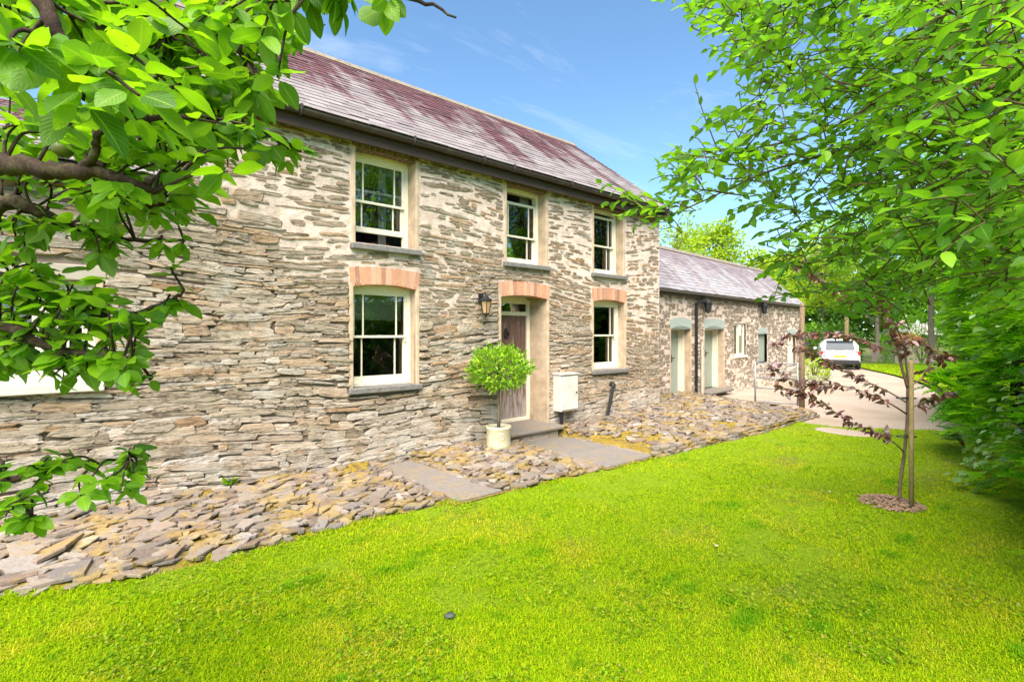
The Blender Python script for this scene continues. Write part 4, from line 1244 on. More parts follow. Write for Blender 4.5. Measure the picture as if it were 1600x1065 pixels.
# flagstone paths
def flag_path(name, flags, base):
    p = flat(name, base, .012, M_BED)
    for f in flags:
        c = np.array(f, float); n = len(c)
        cc = c + (rng.random((n, 2)) - .5) * .03
        V, T, Q = pieces(cc[None], -.02, .030, .97, .05)
        V = V[0]; V[:, 2] += .012
        put('flagstone', V, [T, Q], M_FLAG, p, {'rnd': np.full(len(V), rng.random())})
def quad(x0, x1, y0, y1, s0=0.0, s1=0.0):
    return [(x0 + s0, y0), ((x0 + x1) / 2 + (s0), y0 - .01), (x1 + s0, y0), (x1 + (s0 + s1) / 2, (y0 + y1) / 2), (x1 + s1, y1), ((x0 + x1) / 2 + s1, y1), (x0 + s1, y1), (x0 + (s0 + s1) / 2, (y0 + y1) / 2)]
flag_path('path', [quad(3.07, 3.62, 4.45, 5.12, .06, .02), quad(3.07, 3.60, 5.14, 6.28, .02, -.02)], [(3.02, 4.40), (3.72, 4.40), (3.62, 6.33), (3.02, 6.33)])
flag_path('path', [quad(5.36, 6.42, 4.28, 5.05, .05, .02), quad(5.34, 6.38, 5.07, 6.02, .02, 0), quad(5.36, 6.3, 6.04, 6.3)], [(5.32, 4.24), (6.52, 4.22), (6.40, 6.33), (5.30, 6.33)])
V, T, Q = pieces(np.array([[(SLABP[0] + .31 * math.cos(t) * (.9 + .2 * rng.random()), SLABP[1] + .48 * math.sin(t) * (.9 + .2 * rng.random())) for t in np.linspace(0, 6.28, 10)[:-1]]]), -.03, .02, .9, .1)
tag(put('stepping_slab', V[0], [T, Q], M_GRAVEL, None, {'rnd': np.full(V.shape[1], .5)}), 'flat pale slab sunk in the lawn by the drive', 'slab')

# ================================================================== LEAVES
def leaf_template(width=.5, fold=.18, curl=.12, ts=(0, .12, .32, .55, .78, .92, 1.0), prof=None, serr=0.0):
    prof = prof or (lambda t: math.sin(math.pi * t ** .85) ** .75)
    V = []; lu = []; lv = []
    for i, t in enumerate(ts):
        w = 0 if t in (0, 1.0) else width / 2 * prof(t) * (1 + (serr if i % 2 else -serr))
        for s in (-1, 0, 1):
            V.append((t, s * w, fold * w * abs(s) - curl * t * t + (.02 * math.sin(9 * t) * s * w / .25)))
            lu.append(t); lv.append(s)
    Q = []
    for i in range(len(ts) - 1):
        for s in (0, 1): Q.append((i * 3 + s, i * 3 + s + 3, i * 3 + s + 4, i * 3 + s + 1))
    T = []
    for q in Q:
        T.append((q[0], q[1], q[2])); T.append((q[0], q[2], q[3]))
    V = np.array(V, float)
    T = [t for t in T if len({tuple(V[i].round(6)) for i in t}) == 3]
    return V, np.array(T), np.array(lu), np.array(lv)
def frames(a, nh):
    a = a / (np.linalg.norm(a, axis=1)[:, None] + 1e-9)
    z = nh - (nh * a).sum(1)[:, None] * a
    z /= np.linalg.norm(z, axis=1)[:, None] + 1e-9
    y = np.cross(z, a)
    return np.stack([a, y, z], 2)            # columns
def leaves(tree, P, axis, nh, size, templates, mat, nsingle, rest='crown', single='leaf', keep_parent=None):
    """tree > crown (every leaf but the largest ones, one mesh) > leaf (the ones that show largest)"""
    N = len(P)
    R = frames(axis, nh)
    which = rng.integers(0, len(templates), N)
    big = largest(P, size ** 2, nsingle)
    one = np.zeros(N, bool); one[big] = True
    rnd = rng.random(N)
    Vs, Ts, a1, a2, a3, off = [], [], [], [], [], 0
    for k, (V, T, lu, lv) in enumerate(templates):
        i = np.where((which == k) & ~one)[0]
        if not len(i): continue
        W = np.einsum('nij,mj->nmi', R[i] * size[i][:, None, None], V) + P[i][:, None]
        Vs.append(W.reshape(-1, 3)); m = len(V)
        Ts.append((T[None] + (np.arange(len(i)) * m)[:, None, None] + off).reshape(-1, 3)); off += len(i) * m
        a1.append(np.repeat(rnd[i], m)); a2.append(np.tile(lu, len(i))); a3.append(np.tile(lv, len(i)))
    if not Vs:
        crown = tree
    else: crown = put(rest, np.concatenate(Vs), np.concatenate(Ts), mat, tree, {'rnd': np.concatenate(a1), 'lu': np.concatenate(a2), 'lv': np.concatenate(a3)}, True, kind='stuff')
    mds = [mesh_data(single, V, T, {'rnd': np.full(len(V), .13 * k), 'lu': lu, 'lv': lv}, mat, True) for k, (V, T, lu, lv) in enumerate(templates)]
    for i in big:
        M = Matrix([[*(R[i][r] * size[i]), P[i][r]] for r in range(3)] + [[0, 0, 0, 1]])
        inst(single, mds[which[i]], M, crown)
    return crown
def catmull(pts, rad, n=6):
    P = np.asarray(pts, float); r = np.asarray(rad, float)
    if len(P) < 3: return P, r
    Pp = np.concatenate([2 * P[:1] - P[1:2], P, 2 * P[-1:] - P[-2:-1]])
    O, Rr = [], []
    for i in range(len(P) - 1):
        for t in np.linspace(0, 1, n, endpoint=False):
            a, b, c, d = Pp[i:i + 4]
            O.append(.5 * (2 * b + (c - a) * t + (2 * a - 5 * b + 4 * c - d) * t * t + (3 * b - a - 3 * c + d) * t ** 3)); Rr.append(r[i] * (1 - t) + r[i + 1] * t)
    O.append(P[-1]); Rr.append(r[-1])
    return np.array(O), np.array(Rr)
def wobble(P, amp):
    j = (rng.random(P.shape) - .5) * amp; j[0] = 0
    return P + j

# ---- the apple tree whose branches hang in at the left
a_base = np.array((-1.75, 2.55, 0.0))
apple = thing('apple_tree', a_base, 'apple tree with broad serrated leaves hanging over the lawn before the cottage', 'tree')
fork = a_base + np.array((.10, -.05, 1.25))
P_, r_ = catmull([a_base - (0, 0, .05), a_base + (.03, 0, .5), fork, fork + (.05, -.1, .5), fork + (.15, -.2, 1.1)], [.13, .10, .095, .07, .05])
mb = MB(); mb.tube(P_, r_, 10); mb.build('trunk', M_BARK, apple, True)
top = fork + np.array((.15, -.2, 1.1))
def px_path(lst): return [at(*p) for p in lst]
limbs = []
def limb(start, lst, r0, r1, mat=None, parent=None, name='branch'):
    pts = [np.array(start)] + px_path(lst)
    P, r = catmull(pts, np.linspace(r0, r1, len(pts)))
    P = wobble(P, r0 * .35)
    mb = MB(); mb.tube(P, r, 7); mb.build(name, mat or M_BARK, parent or apple, True)
    limbs.append(P); return P
limb(fork, [(-150, 330, 1.7), (-10, 262, 1.45), (70, 266, 1.4), (150, 270, 1.4), (200, 285, 1.42), (245, 300, 1.45)], .040, .008)
limb(at(120, 268, 1.4), [(148, 245, 1.38), (152, 215, 1.35), (180, 190, 1.3)], .014, .006)
limb(at(165, 272, 1.7), [(200, 310, 1.7), (250, 322, 1.75)], .014, .005)
limb(fork, [(-120, 420, 1.95), (0, 318, 1.9), (60, 332, 1.9), (110, 352, 1.95), (180, 372, 2.05), (285, 375, 2.1)], .04, .005)
limb(top, [(-60, -60, 1.1), (50, -20, .98), (78, 30, .95), (105, 70, .95), (128, 92, .95)], .024, .007)
limb(top, [(60, -150, 1.6), (180, -60, 1.6), (225, 5, 1.6), (255, 48, 1.6), (268, 60, 1.6)], .028, .007)
limb(top, [(100, -60, 1.9), (160, 60, 1.9), (205, 175, 1.9), (270, 182, 1.9), (330, 190, 1.9), (400, 205, 1.95), (470, 238, 2.0)], .03, .004)
limb(fork, [(-100, 470, 2.0), (0, 433, 2.0), (60, 456, 2.0), (120, 478, 2.05), (185, 497, 2.1), (260, 470, 2.1), (290, 455, 2.1)], .034, .004)
limb(fork, [(-100, 540, 1.9), (0, 508, 1.85), (60, 535, 1.85), (130, 553, 1.9), (200, 562, 1.9), (238, 588, 1.95)], .03, .004)
limb(fork, [(-80, 720, 2.1), (0, 748, 2.1), (60, 738, 2.1), (130, 728, 2.15), (205, 712, 2.2)], .026, .004)
limb(at(-40, 745, 2.1), [(0, 790, 2.05), (40, 800, 2.05), (70, 812, 2.05)], .014, .004)
limb(top, [(160, -140, 1.7), (300, -50, 1.6), (420, -25, 1.55), (540, -18, 1.5), (640, -4, 1.5), (712, 27, 1.5)], .026, .003)
limb(at(300, -40, 1.6), [(330, 20, 1.65), (352, 60, 1.7), (385, 95, 1.75)], .012, .004)
limb(at(205, 175, 1.9), [(240, 130, 1.9), (300, 110, 1.95), (370, 60, 2.0), (440, 42, 2.0), (508, 40, 2.0)], .014, .003)
AL = np.concatenate(limbs)
def attach(P, AL):
    d = np.linalg.norm(AL - P, axis=1); i = np.argmin(d); return AL[i], d[i]
spots = []
def region(n, x0, x1, y0, y1, d0, d1, test=None):
    k = 0
    while k < n:
        x, y = rng.uniform(x0, x1), rng.uniform(y0, y1)
        if test and not test(x, y): continue
        spots.append((x, y, rng.uniform(d0, d1))); k += 1
inl = lambda x, y: y < 345 - (x - 150).__abs__() * .25 - max(0, x - 330) * .9
region(185, -20, 440, -10, 345, 1.35, 2.2, inl)
region(16, -20, 260, -20, 200, .85, 1.2)
region(90, 170, 425, 20, 265, 1.6, 2.3, inl)
region(100, -20, 235, 330, 600, 1.8, 2.2, lambda x, y: abs(y - (455 + .2 * x)) < 55 - .1 * x or abs(y - (530 + .2 * x)) < 50 - .1 * x or (y < 400 and x < 170))
region(20, -10, 215, 695, 800, 1.9, 2.15, lambda x, y: abs(y - (755 - .12 * x)) < 38)
region(3, 0, 60, 790, 825, 2.0, 2.1)
region(8, 420, 560, -45, -8, 1.45, 1.65)
region(5, 400, 470, 30, 90, 1.85, 2.1)
spots += [(445, 245, 2.0), (470, 232, 2.0), (420, 235, 1.95), (600, 8, 1.5), (625, -12, 1.5), (530, 0, 1.5), (480, 0, 1.55), (285, 380, 2.1), (250, 385, 2.1), (270, 420, 2.1), (280, 475, 2.1), (255, 480, 2.05), (235, 590, 1.95), (205, 705, 2.2), (232, 745, 2.2), (270, 300, 1.75), (245, 335, 1.75), (300, 330, 1.8)]
LP, LA, LN, LS = [], [], [], []
tw = MB()
for (x, y, d) in spots:
    c = at(x, y, d)
    s, dist = attach(c, AL)
    if dist > .3: s = s + (c - s) * (1 - .28 / dist); dist = .28
    mid = (s + c) / 2 + (rng.random(3) - .5) * .06 + (0, 0, .02)
    P, r = catmull([s, mid, c], [.006, .0042, .0028], 4)
    tw.tube(P, r, 5)
    dirv = c - s; dirv = dirv / (np.linalg.norm(dirv) + 1e-6)
    n = rng.integers(5, 9)
    for k in range(n):
        th = k * 2.4 + rng.random() * .8
        side = np.array((math.cos(th), math.sin(th), 0))
        ax = side * .9 + dirv * .55 + np.array((0, 0, rng.normal(-.25, .35)))
        LP.append(c - dirv * min(.035 * k * rng.random(), dist * .8) + ax * .012); LA.append(ax)
        LN.append(np.array((0, 0, 1.0)) + rng.normal(0, .42, 3)); LS.append(rng.uniform(.05, .092))
    for k in range(rng.integers(0, 3)):           # leaves along the spur
        t = rng.random(); q0 = P[int(t * (len(P) - 1))]; th = rng.random() * 6.28
        ax = np.array((math.cos(th), math.sin(th), rng.normal(-.2, .3)))
        LP.append(q0); LA.append(ax); LN.append(np.array((0, 0, 1.0)) + rng.normal(0, .4, 3)); LS.append(rng.uniform(.05, .08))
tw.build('twigs', M_BARK, apple, True, 'stuff')
APT = [leaf_template(w, f, c, serr=.035, ts=(0, .08, .2, .34, .5, .66, .8, .91, 1.0)) for w, f, c in ((.62, .22, .10), (.68, .35, .18), (.56, .12, .26), (.64, .28, -.06))]
leaves(apple, np.array(LP), np.array(LA), np.array(LN), np.array(LS), APT, M_APPLE, 300)
M_FRUIT = simple('young apple', (.085, .115, .02), .4, .25, 20, dirt=(.10, .05, .03))
for (x, y, d, r) in ((98, 232, 1.6, .030), (74, 186, 1.6, .026), (226, 322, 1.75, .026), (208, 100, 1.7, .022), (160, 300, 1.8, .024)):
    c = at(x, y, d); mb = MB()
    mb.lathe([(r * .03, .80 * r), (r * .35, .96 * r), (r * .75, .72 * r), (r, .1 * r), (r * .9, -.5 * r), (r * .55, -.88 * r), (r * .15, -.86 * r)], c, 14)
    mb.tube([c + (0, 0, .8 * r), c + (.004, 0, 1.6 * r)], .0016, 5); mb.build('apple', M_FRUIT, apple, True)

# ---- the goat willow whose branches sweep in from the right
w_base = np.array((4.6, -1.35, 0.0))
willow = thing('willow_tree', w_base, 'goat willow with long sweeping branches arching over the drive end of the lawn', 'tree')
wtop = w_base + np.array((.05, .1, 2.2))
P_, r_ = catmull([w_base - (0, 0, .05), w_base + (.06, .02, 1.0), wtop, wtop + (.1, 0, 1.3)], [.14, .11, .09, .05])
mb = MB(); mb.tube(P_, r_, 10); mb.build('trunk', M_TWIG, willow, True)
limbs = []
def wl(lst, r0=.011, r1=.002, start=None):
    return limb(wtop + (rng.random(3) - .5) * .1 if start is None else start, lst, r0, r1, M_TWIG, willow)
wl([(1900, 140, 2.2), (1620, 125, 1.9), (1480, 127, 1.9), (1330, 133, 1.95), (1262, 100, 2.0)])
wl([(1900, 20, 2.4), (1620, 40, 2.1), (1500, 100, 2.1), (1385, 150, 2.15), (1300, 200, 2.2), (1200, 228, 2.25), (1105, 236, 2.3), (1060, 250, 2.3)])
wl([(1122, 233, 2.3), (1100, 180, 2.3), (1084, 125, 2.3)], .004, .0015, at(1130, 233, 2.29))
wl([(1900, 180, 2.6), (1650, 160, 2.3), (1480, 205, 2.3), (1330, 232, 2.35), (1200, 268, 2.4), (1140, 295, 2.45), (1035, 338, 2.5), (985, 318, 2.5)])
wl([(1900, 260, 2.5), (1650, 190, 2.3), (1500, 238, 2.3), (1400, 275, 2.4), (1300, 300, 2.5), (1215, 360, 2.5)])
wl([(1900, 350, 2.3), (1640, 290, 2.2), (1500, 360, 2.3), (1430, 418, 2.4), (1330, 478, 2.5), (1245, 478, 2.6)])
wl([(1900, -200, 2.6), (1600, -120, 2.4), (1400, -20, 2.5), (1270, 22, 2.6), (1150, 18, 2.7), (1072, 8, 2.7)])
wl([(1900, 250, 2.7), (1640, 225, 2.6), (1450, 290, 2.7), (1330, 335, 2.8), (1240, 400, 2.9), (1210, 460, 3.0)])
wl([(1900, 0, 2.0), (1650, -20, 1.7), (1540, 40, 1.6), (1440, 110, 1.6), (1360, 160, 1.65)])
wl([(1900, 100, 1.9), (1660, 60, 1.5), (1560, 130, 1.45), (1535, 130, 1.45), (1540, 80, 1.45), (1552, 5, 1.45)], .012)
wl([(1900, 420, 2.2), (1660, 340, 2.0), (1560, 400, 2.05), (1500, 430, 2.1), (1430, 440, 2.2)])
wl([(1900, -260, 2.5), (1560, -140, 2.2), (1350, -60, 2.3), (1220, 60, 2.5), (1160, 110, 2.6)])
wl([(1900, -100, 2.9), (1600, 20, 2.8), (1420, 60, 2.9), (1290, 120, 3.0), (1190, 150, 3.1), (1150, 130, 3.1)])
WLm = np.concatenate(limbs)
spots = [(975, 318, 2.5), (1000, 330, 2.5), (965, 300, 2.5), (985, 340, 2.48), (1010, 312, 2.5), (1030, 330, 2.48), (1012, 352, 2.45), (1045, 300, 2.45), (1040, 350, 2.45), (1060, 335, 2.45)]
wreg = [(1065, 0), (1095, 50), (1120, 75), (1190, 120), (1160, 150), (1120, 190), (1050, 235), (1020, 280), (985, 330), (1010, 350), (1130, 300), (1200, 345), (1215, 420), (1225, 470), (1330, 500), (1420, 470), (1480, 420), (1540, 460), (1605, 470), (1605, -10), (1065, -10)]
def inside(x, y, poly):
    c = False; j = len(poly) - 1
    for i in range(len(poly)):
        if (poly[i][1] > y) != (poly[j][1] > y) and x < (poly[j][0] - poly[i][0]) * (y - poly[i][1]) / (poly[j][1] - poly[i][1]) + poly[i][0]: c = not c
        j = i
    return c
k = 0
while k < 900:
    x, y = rng.uniform(980, 1640), rng.uniform(-15, 500)
    if not inside(min(x, 1604), max(y, -9), wreg): continue
    if rng.random() > min(1, .26 + (x - 1000) / 480 + max(0, (120 - y)) / 500) * (.62 if y > 300 and x < 1500 else 1): continue
    spots.append((x, y, rng.uniform(1.9, 3.0) if x < 1400 else rng.uniform(1.5, 2.9))); k += 1
for _ in range(60): spots.append((rng.uniform(1420, 1640), rng.uniform(-20, 380), rng.uniform(1.15, 1.6)))
LP, LA, LN, LS = [], [], [], []
tw = MB()
def shoot(P, rad=.002, per=.027, smin=.045, smax=.076):
    L = np.linalg.norm(np.diff(P, axis=0), axis=1).sum(); n = max(3, int(L / per)); side = 1
    for k in range(n):
        t = (k + .6) / n; f = t * (len(P) - 1); i = min(int(f), len(P) - 2)
        p = P[i] + (P[i + 1] - P[i]) * (f - i); dv = P[i + 1] - P[i]; dv = dv / (np.linalg.norm(dv) + 1e-9)
        sd = np.cross(dv, (0, 0, 1.0)); sd /= np.linalg.norm(sd) + 1e-9
        side = -side
        ax = dv * .65 + sd * side * .8 + np.array((0, 0, rng.normal(.0, .35)))
        LP.append(p); LA.append(ax); LN.append(np.array((0, 0, 1.0)) + rng.normal(0, .38, 3)); LS.append(rng.uniform(smin, smax) * (1 - .25 * (t > .85)))
spots.sort(key=lambda q: min(np.linalg.norm(WLm - at(*q), axis=1)))          # grow outwards: each shoot joins the nearest wood
WG = [WLm]
for (x, y, d) in spots:
    c = at(x, y, d)
    WA_ = np.concatenate(WG)
    dd = np.linalg.norm(WA_ - c, axis=1) + np.where((WA_ - c) @ np.array((CA, -SA, 0)) > 0, 0, .15)
    i = np.argmin(dd); s = WA_[i]
    dv = np.array((-CA, SA, 0)) * .8 + np.array((SA, CA, 0)) * rng.normal(0, .5) + np.array((0, 0, rng.normal(-.12, .42)))
    dv /= np.linalg.norm(dv); hl_ = rng.uniform(.07, .15)
    P, r = catmull([c - dv * hl_, c + (0, 0, .012), c + dv * hl_], [.0022, .0018, .001], 4)
    tw.tube(P, r, 4); shoot(P); WG.append(P[::2])
    if np.linalg.norm(P[0] - s) < .6: tw.tube([s, (s + P[0]) / 2 + rng.normal(0, .02, 3), P[0]], [.003, .0026, .0022], 4)
for Lm in limbs:                                  # leaves on the limbs' own outer ends
    m = len(Lm) // 2; shoot(Lm[m:], per=.05)
tw.build('twigs', M_TWIG, willow, True, 'stuff')
WIT = [leaf_template(w, f, c, prof=lambda t: math.sin(math.pi * t ** .8) ** .9, serr=.03) for w, f, c in ((.50, .22, .08), (.56, .35, .16), (.44, .15, .22), (.5, .28, -.05))]
leaves(willow, np.array(LP), np.array(LA), np.array(LN), np.array(LS), WIT, M_WILLOW, 300)

# ---- purple plum sapling and its stake
s_base = np.array((*SAP, 0.0))
plum = thing('plum_sapling', s_base, 'young purple-leaved sapling with thin arching branches tied to a stake', 'sapling')
ds = s_base[0] * SA + s_base[1] * CA
limbs = []
def pl(lst, r0, r1, name='branch'):
    pts = [at(x, y, ds + o) for (x, y, o) in lst]
    P, r = catmull(pts, np.linspace(r0, r1, len(pts)))
    mb = MB(); mb.tube(P, r, 7); mb.build(name, M_PLUMBARK, plum, True); limbs.append(P); return P
pl([(1407, 792, 0), (1406, 760, 0), (1412, 715, 0), (1417, 665, 0), (1418, 620, 0), (1418, 600, 0)], .018, .013, 'trunk')
pl([(1418, 605, 0), (1408, 570, 0), (1402, 545, .05), (1390, 515, .1), (1372, 480, .1), (1360, 450, .12)], .016, .006)
pl([(1419, 600, 0), (1415, 560, -.05), (1412, 540, -.05), (1400, 510, -.1), (1385, 480, -.1), (1378, 462, -.1)], .012, .005)
pl([(1416, 628, 0), (1385, 610, .1), (1345, 592, .2), (1300, 570, .2), (1262, 545, .2), (1205, 535, .2)], .010, .003)
pl([(1416, 646, 0), (1390, 630, -.1), (1350, 612, -.2), (1300, 600, -.2), (1250, 598, -.2), (1200, 572, -.2)], .010, .003)
pl([(1412, 705, 0), (1395, 690, -.15), (1365, 673, -.25), (1330, 660, -.3), (1270, 622, -.3), (1215, 605, -.3)], .008, .003)
pl([(1404, 552, .05), (1370, 540, .1), (1330, 525, .1), (1280, 520, .2), (1225, 525, .2)], .008, .003)
pl([(1390, 515, .1), (1350, 490, .15), (1310, 455, .2), (1270, 430, .2), (1245, 410, .2)], .007, .002)
pl([(1418, 606, 0), (1440, 590, .1), (1460, 560, .15), (1490, 555, .2)], .008, .003)
pl([(1402, 545, .05), (1425, 530, .1), (1450, 540, .2), (1475, 570, .2)], .007, .003)
pl([(1418, 640, 0), (1450, 625, .2), (1490, 612, .3)], .006, .002)
LP, LA, LN, LS = [], [], [], []
for Lm in limbs[1:]:
    m = max(3, int(len(Lm) * .22)); n0 = len(LP)
    seg = Lm[m:]
    L = np.linalg.norm(np.diff(seg, axis=0), axis=1).sum()
    for k in range(int(L / .012)):
        f = rng.random() ** .8 * (len(seg) - 1.01); i = int(f); p = seg[i] + (seg[i + 1] - seg[i]) * (f - i)
        dv = seg[i + 1] - seg[i]; dv /= np.linalg.norm(dv)
        th = rng.random() * 6.28
        ax = dv * .5 + np.array((math.cos(th) * .8, math.sin(th) * .8, -.3 + rng.normal(0, .45)))
        LP.append(p + rng.normal(0, .018, 3)); LA.append(ax); LN.append(np.array((0, 0, 1.0)) - dv * .4 + rng.normal(0, .6, 3)); LS.append(rng.uniform(.055, .10))
PLT = [leaf_template(w, f, c) for w, f, c in ((.46, .3, .25), (.5, .45, .35), (.42, .2, .15))]
leaves(plum, np.array(LP), np.array(LA), np.array(LN), np.array(LS), PLT, M_PLUM, 300, rest='foliage')
stb = on_z(1424, 795, 0)
mb = MB(); mb.tube([stb - (0, 0, .1), stb + (0, 0, .7), stb + (.0, 0, 1.50), stb + (0, 0, 1.515)], [.023, .022, .021, .016], 10)
stake = mb.build('tree_stake', M_STAKE, smooth=True); tag(stake, 'round timber stake standing beside the purple sapling', 'stake')
mb = MB()
for z in (1.12, .72):
    c = (stb + s_base) / 2 + (0.03, 0, z); e = np.array((CA, -SA, 0))
    mb.tube([c + (e * math.cos(t) * .10 + np.array((SA, CA, 0)) * math.sin(t) * .045) for t in np.linspace(0, 6.283, 17)], .006, 5)
mb.build('tie', M_BLACK, plum)
# bark mulch round its foot
mb = MB()
for _ in range(600):
    th = rng.random() * 6.28; r = .26 * math.sqrt(rng.random()) * (.9 + .3 * rng.random())
    c = np.array((MUL[0] + r * math.cos(th), MUL[1] + r * math.sin(th), .012 + .045 * (1 - (r / .32) ** 2) * rng.random()))
    a = rng.normal(0, 1, 3); a[2] *= .25; a /= np.linalg.norm(a); b = np.cross(a, (0, 0, 1)) + rng.normal(0, .2, 3); b /= np.linalg.norm(b)
    s = rng.uniform(.010, .030); w = s * rng.uniform(.3, .6); nn = np.cross(a, b) * .003
    mb.add([c - a * s - b * w + nn, c + a * s - b * w * .6 + nn, c + a * s * .9 + b * w + nn, c - a * s * .8 + b * w * .8 + nn, c - nn * 2], [(0, 1, 4), (1, 2, 4), (2, 3, 4), (3, 0, 4)], [(0, 1, 2, 3)])
tag(mb.build('bark_mulch', M_MULCH, kind='stuff'), 'brown bark mulch round the foot of the sapling', 'mulch')

# ---- potted bay
pb = on_z(779, 701, .075)
bay = thing('potted_bay_tree', pb, 'clipped mop-head bay tree in a cream glazed pot beside the doorstep', 'potted tree')
mb = MB(); R0 = .18
mb.lathe([(.0, .0), (R0 * .93, .0), (R0 * .97, .012), (R0 * .99, .05), (R0 * .995, .06), (R0 * 1.0, .065), (R0 * .995, .075), (R0 * 1.0, .29), (R0 * 1.045, .305), (R0 * 1.07, .325), (R0 * 1.045, .345), (R0 * .98, .35), (R0 * .93, .335), (R0 * .92, .29)], pb, 32)
mb.build('pot', M_POT, bay, True)
rd = np.array((-math.sin(.45), -math.cos(.45), 0)); rr = np.cross((0, 0, 1), rd)
mb = MB(); cc = pb + rd * R0 + (0, 0, .21)
mb.tube([cc + (rr * math.cos(t) + np.array((0, 0, 1)) * math.sin(t)) * .042 for t in np.linspace(0, 6.283, 17)], .008, 6); mb.tube([cc - rd * .004, cc + rd * .006], [.03, .018], 10); mb.build('roundel', M_POT, bay, True)
mb = MB(); mb.lathe([(.0, .30), (R0 * .5, .305), (R0 * .935, .298)], pb, 20); mb.build('soil', M_SOIL, bay)
mb = MB(); mb.tube(wobble(np.array([pb + (0, 0, .28), pb + (.006, 0, .5), pb + (-.004, 0, .75), pb + (.0, 0, 1.0), pb + (0, 0, 1.15)]), .012), [.026, .023, .021, .02, .012], 8); mb.build('stem', M_TRUNK, bay, True)
cb = pb + np.array((.01, 0, 1.20))
LP, LA, LN, LS = [], [], [], []
for _ in range(3000):
    v = rng.normal(0, 1, 3); v /= np.linalg.norm(v)
    rr_ = (.60 + .45 * rng.random() ** .6) * (.72 + .52 * float(n3(v[0], v[1], v[2], 3.4)))
    if rng.random() < .05: rr_ = rng.uniform(1.0, 1.28)
    p = cb + v * np.array((.43, .43, .30)) * rr_
    ax = v + rng.normal(0, .45, 3) + (0, 0, .45)
    LP.append(p); LA.append(ax); LN.append(v * .6 + np.array((0, 0, .6)) + rng.normal(0, .5, 3)); LS.append(rng.uniform(.045, .08))
BAT = [leaf_template(w, .3, c, ts=(0, .25, .55, .85, 1.0), prof=lambda t: math.sin(math.pi * t) ** .8) for w, c in ((.36, .1), (.42, .2))]
leaves(bay, np.array(LP), np.array(LA), np.array(LN), np.array(LS), BAT, M_BAY, 120)
mb = MB()
for _ in range(30):
    v = rng.normal(0, 1, 3); v /= np.linalg.norm(v); mb.tube([cb - (0, 0, .2), cb + v * .15, cb + v * np.array((.4, .4, .28))], [.008, .006, .003], 5)
mb.build('twigs', M_TRUNK, bay, True, 'stuff')

# ---- cypress hedge along the right
HX = np.array([3.4, 4.5, 5.5, 8, 11.2, 13.5, 17.0]); HY = np.array([-.95, -.35, .15, .85, 1.65, 2.0, 2.5])
hedge = thing('cypress_hedge', (9, .2, 0), 'tall feathery green cypress hedge along the lawn with dark gaps', 'hedge')
SPR = []
def spray_t(seed):
    r = np.random.default_rng(seed); V = []; T = []
    def tri(a, b, w):
        a = np.array(a); b = np.array(b); d = b - a; n = np.array((-d[1], d[0], 0)); n = n / (np.linalg.norm(n) + 1e-9) * w
        k = len(V); V.extend([a - n, a + n, b]); T.append((k, k + 1, k + 2))
    tri((0, 0, 0), (1, 0, -.12), .034)
    for i, t in enumerate(np.linspace(.12, .9, 7)):
        for s in (-1, 1):
            L = .36 * (1 - t) ** .6 + .08; e = (t + L * .8, s * L * .62, -.12 * t * t + r.normal(0, .03))
            a = (t, 0, -.12 * t * t); tri(a, e, .052)
            m = tuple((a[j] * .45 + e[j] * .55) for j in range(3)); tri(m, (m[0] + L * .42, m[1] + s * L * .03, m[2] + .01), .036)
    V = np.array(V); return V, np.array(T), V[:, 0], V[:, 1]
SPR = [spray_t(k) for k in range(4)]
N = 10500
hx = 3.4 + rng.random(N) ** 1.25 * 13.6
hz = .05 + rng.random(N) ** .9 * 3.9 * (.85 + .3 * n3(hx, 0, 0, .8))
hy = np.interp(hx, HX, HY)
lump = (n3(hx, hz, 0, 1.0) - .5) * 1.2 + (n3(hx, hz, 8, 2.6) - .5) * .6
over = np.clip((1.2 - hz) * .0, 0, 1) - np.clip(hz - 2.2, 0, 9) * .16
PH = np.stack([hx, hy - .42 + lump + over, hz], -1) + rng.normal(0, .07, (N, 3))
gap = n3(hx, hz, 3, .95)
kp = (gap < .55) | (rng.random(N) < .12)
kp &= ~((hz > 2.2) & (hx < 6.5) & (rng.random(N) < .4))
PH = PH[kp]; N = len(PH)
ax = np.stack([rng.normal(-.45, .55, N), .9 + rng.normal(0, .35, N), rng.normal(-.05, .4, N)], -1)
nh = np.stack([rng.normal(0, .35, N), rng.normal(.25, .35, N), np.ones(N)], -1)
leaves(hedge, PH, ax, nh, rng.uniform(.20, .46, N), SPR, M_CONIFER, 0, rest='foliage')
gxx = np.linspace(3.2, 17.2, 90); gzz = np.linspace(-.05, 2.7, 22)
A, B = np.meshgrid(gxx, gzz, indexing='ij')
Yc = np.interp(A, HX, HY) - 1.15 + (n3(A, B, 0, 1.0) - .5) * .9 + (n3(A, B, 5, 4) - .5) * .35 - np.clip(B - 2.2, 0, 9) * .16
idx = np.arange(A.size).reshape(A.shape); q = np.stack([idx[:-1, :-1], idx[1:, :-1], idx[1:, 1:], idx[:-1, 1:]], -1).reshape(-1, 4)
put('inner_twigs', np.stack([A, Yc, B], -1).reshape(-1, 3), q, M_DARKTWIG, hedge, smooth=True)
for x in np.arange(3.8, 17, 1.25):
    y = float(np.interp(x, HX, HY)); mb = MB(); mb.tube([(x, y - 1.05, -.05), (x, y - 1.1, 1.6), (x, y - 1.35, 3.6)], [.09, .07, .03], 7); mb.build('trunk', M_DARKTWIG, hedge, True)
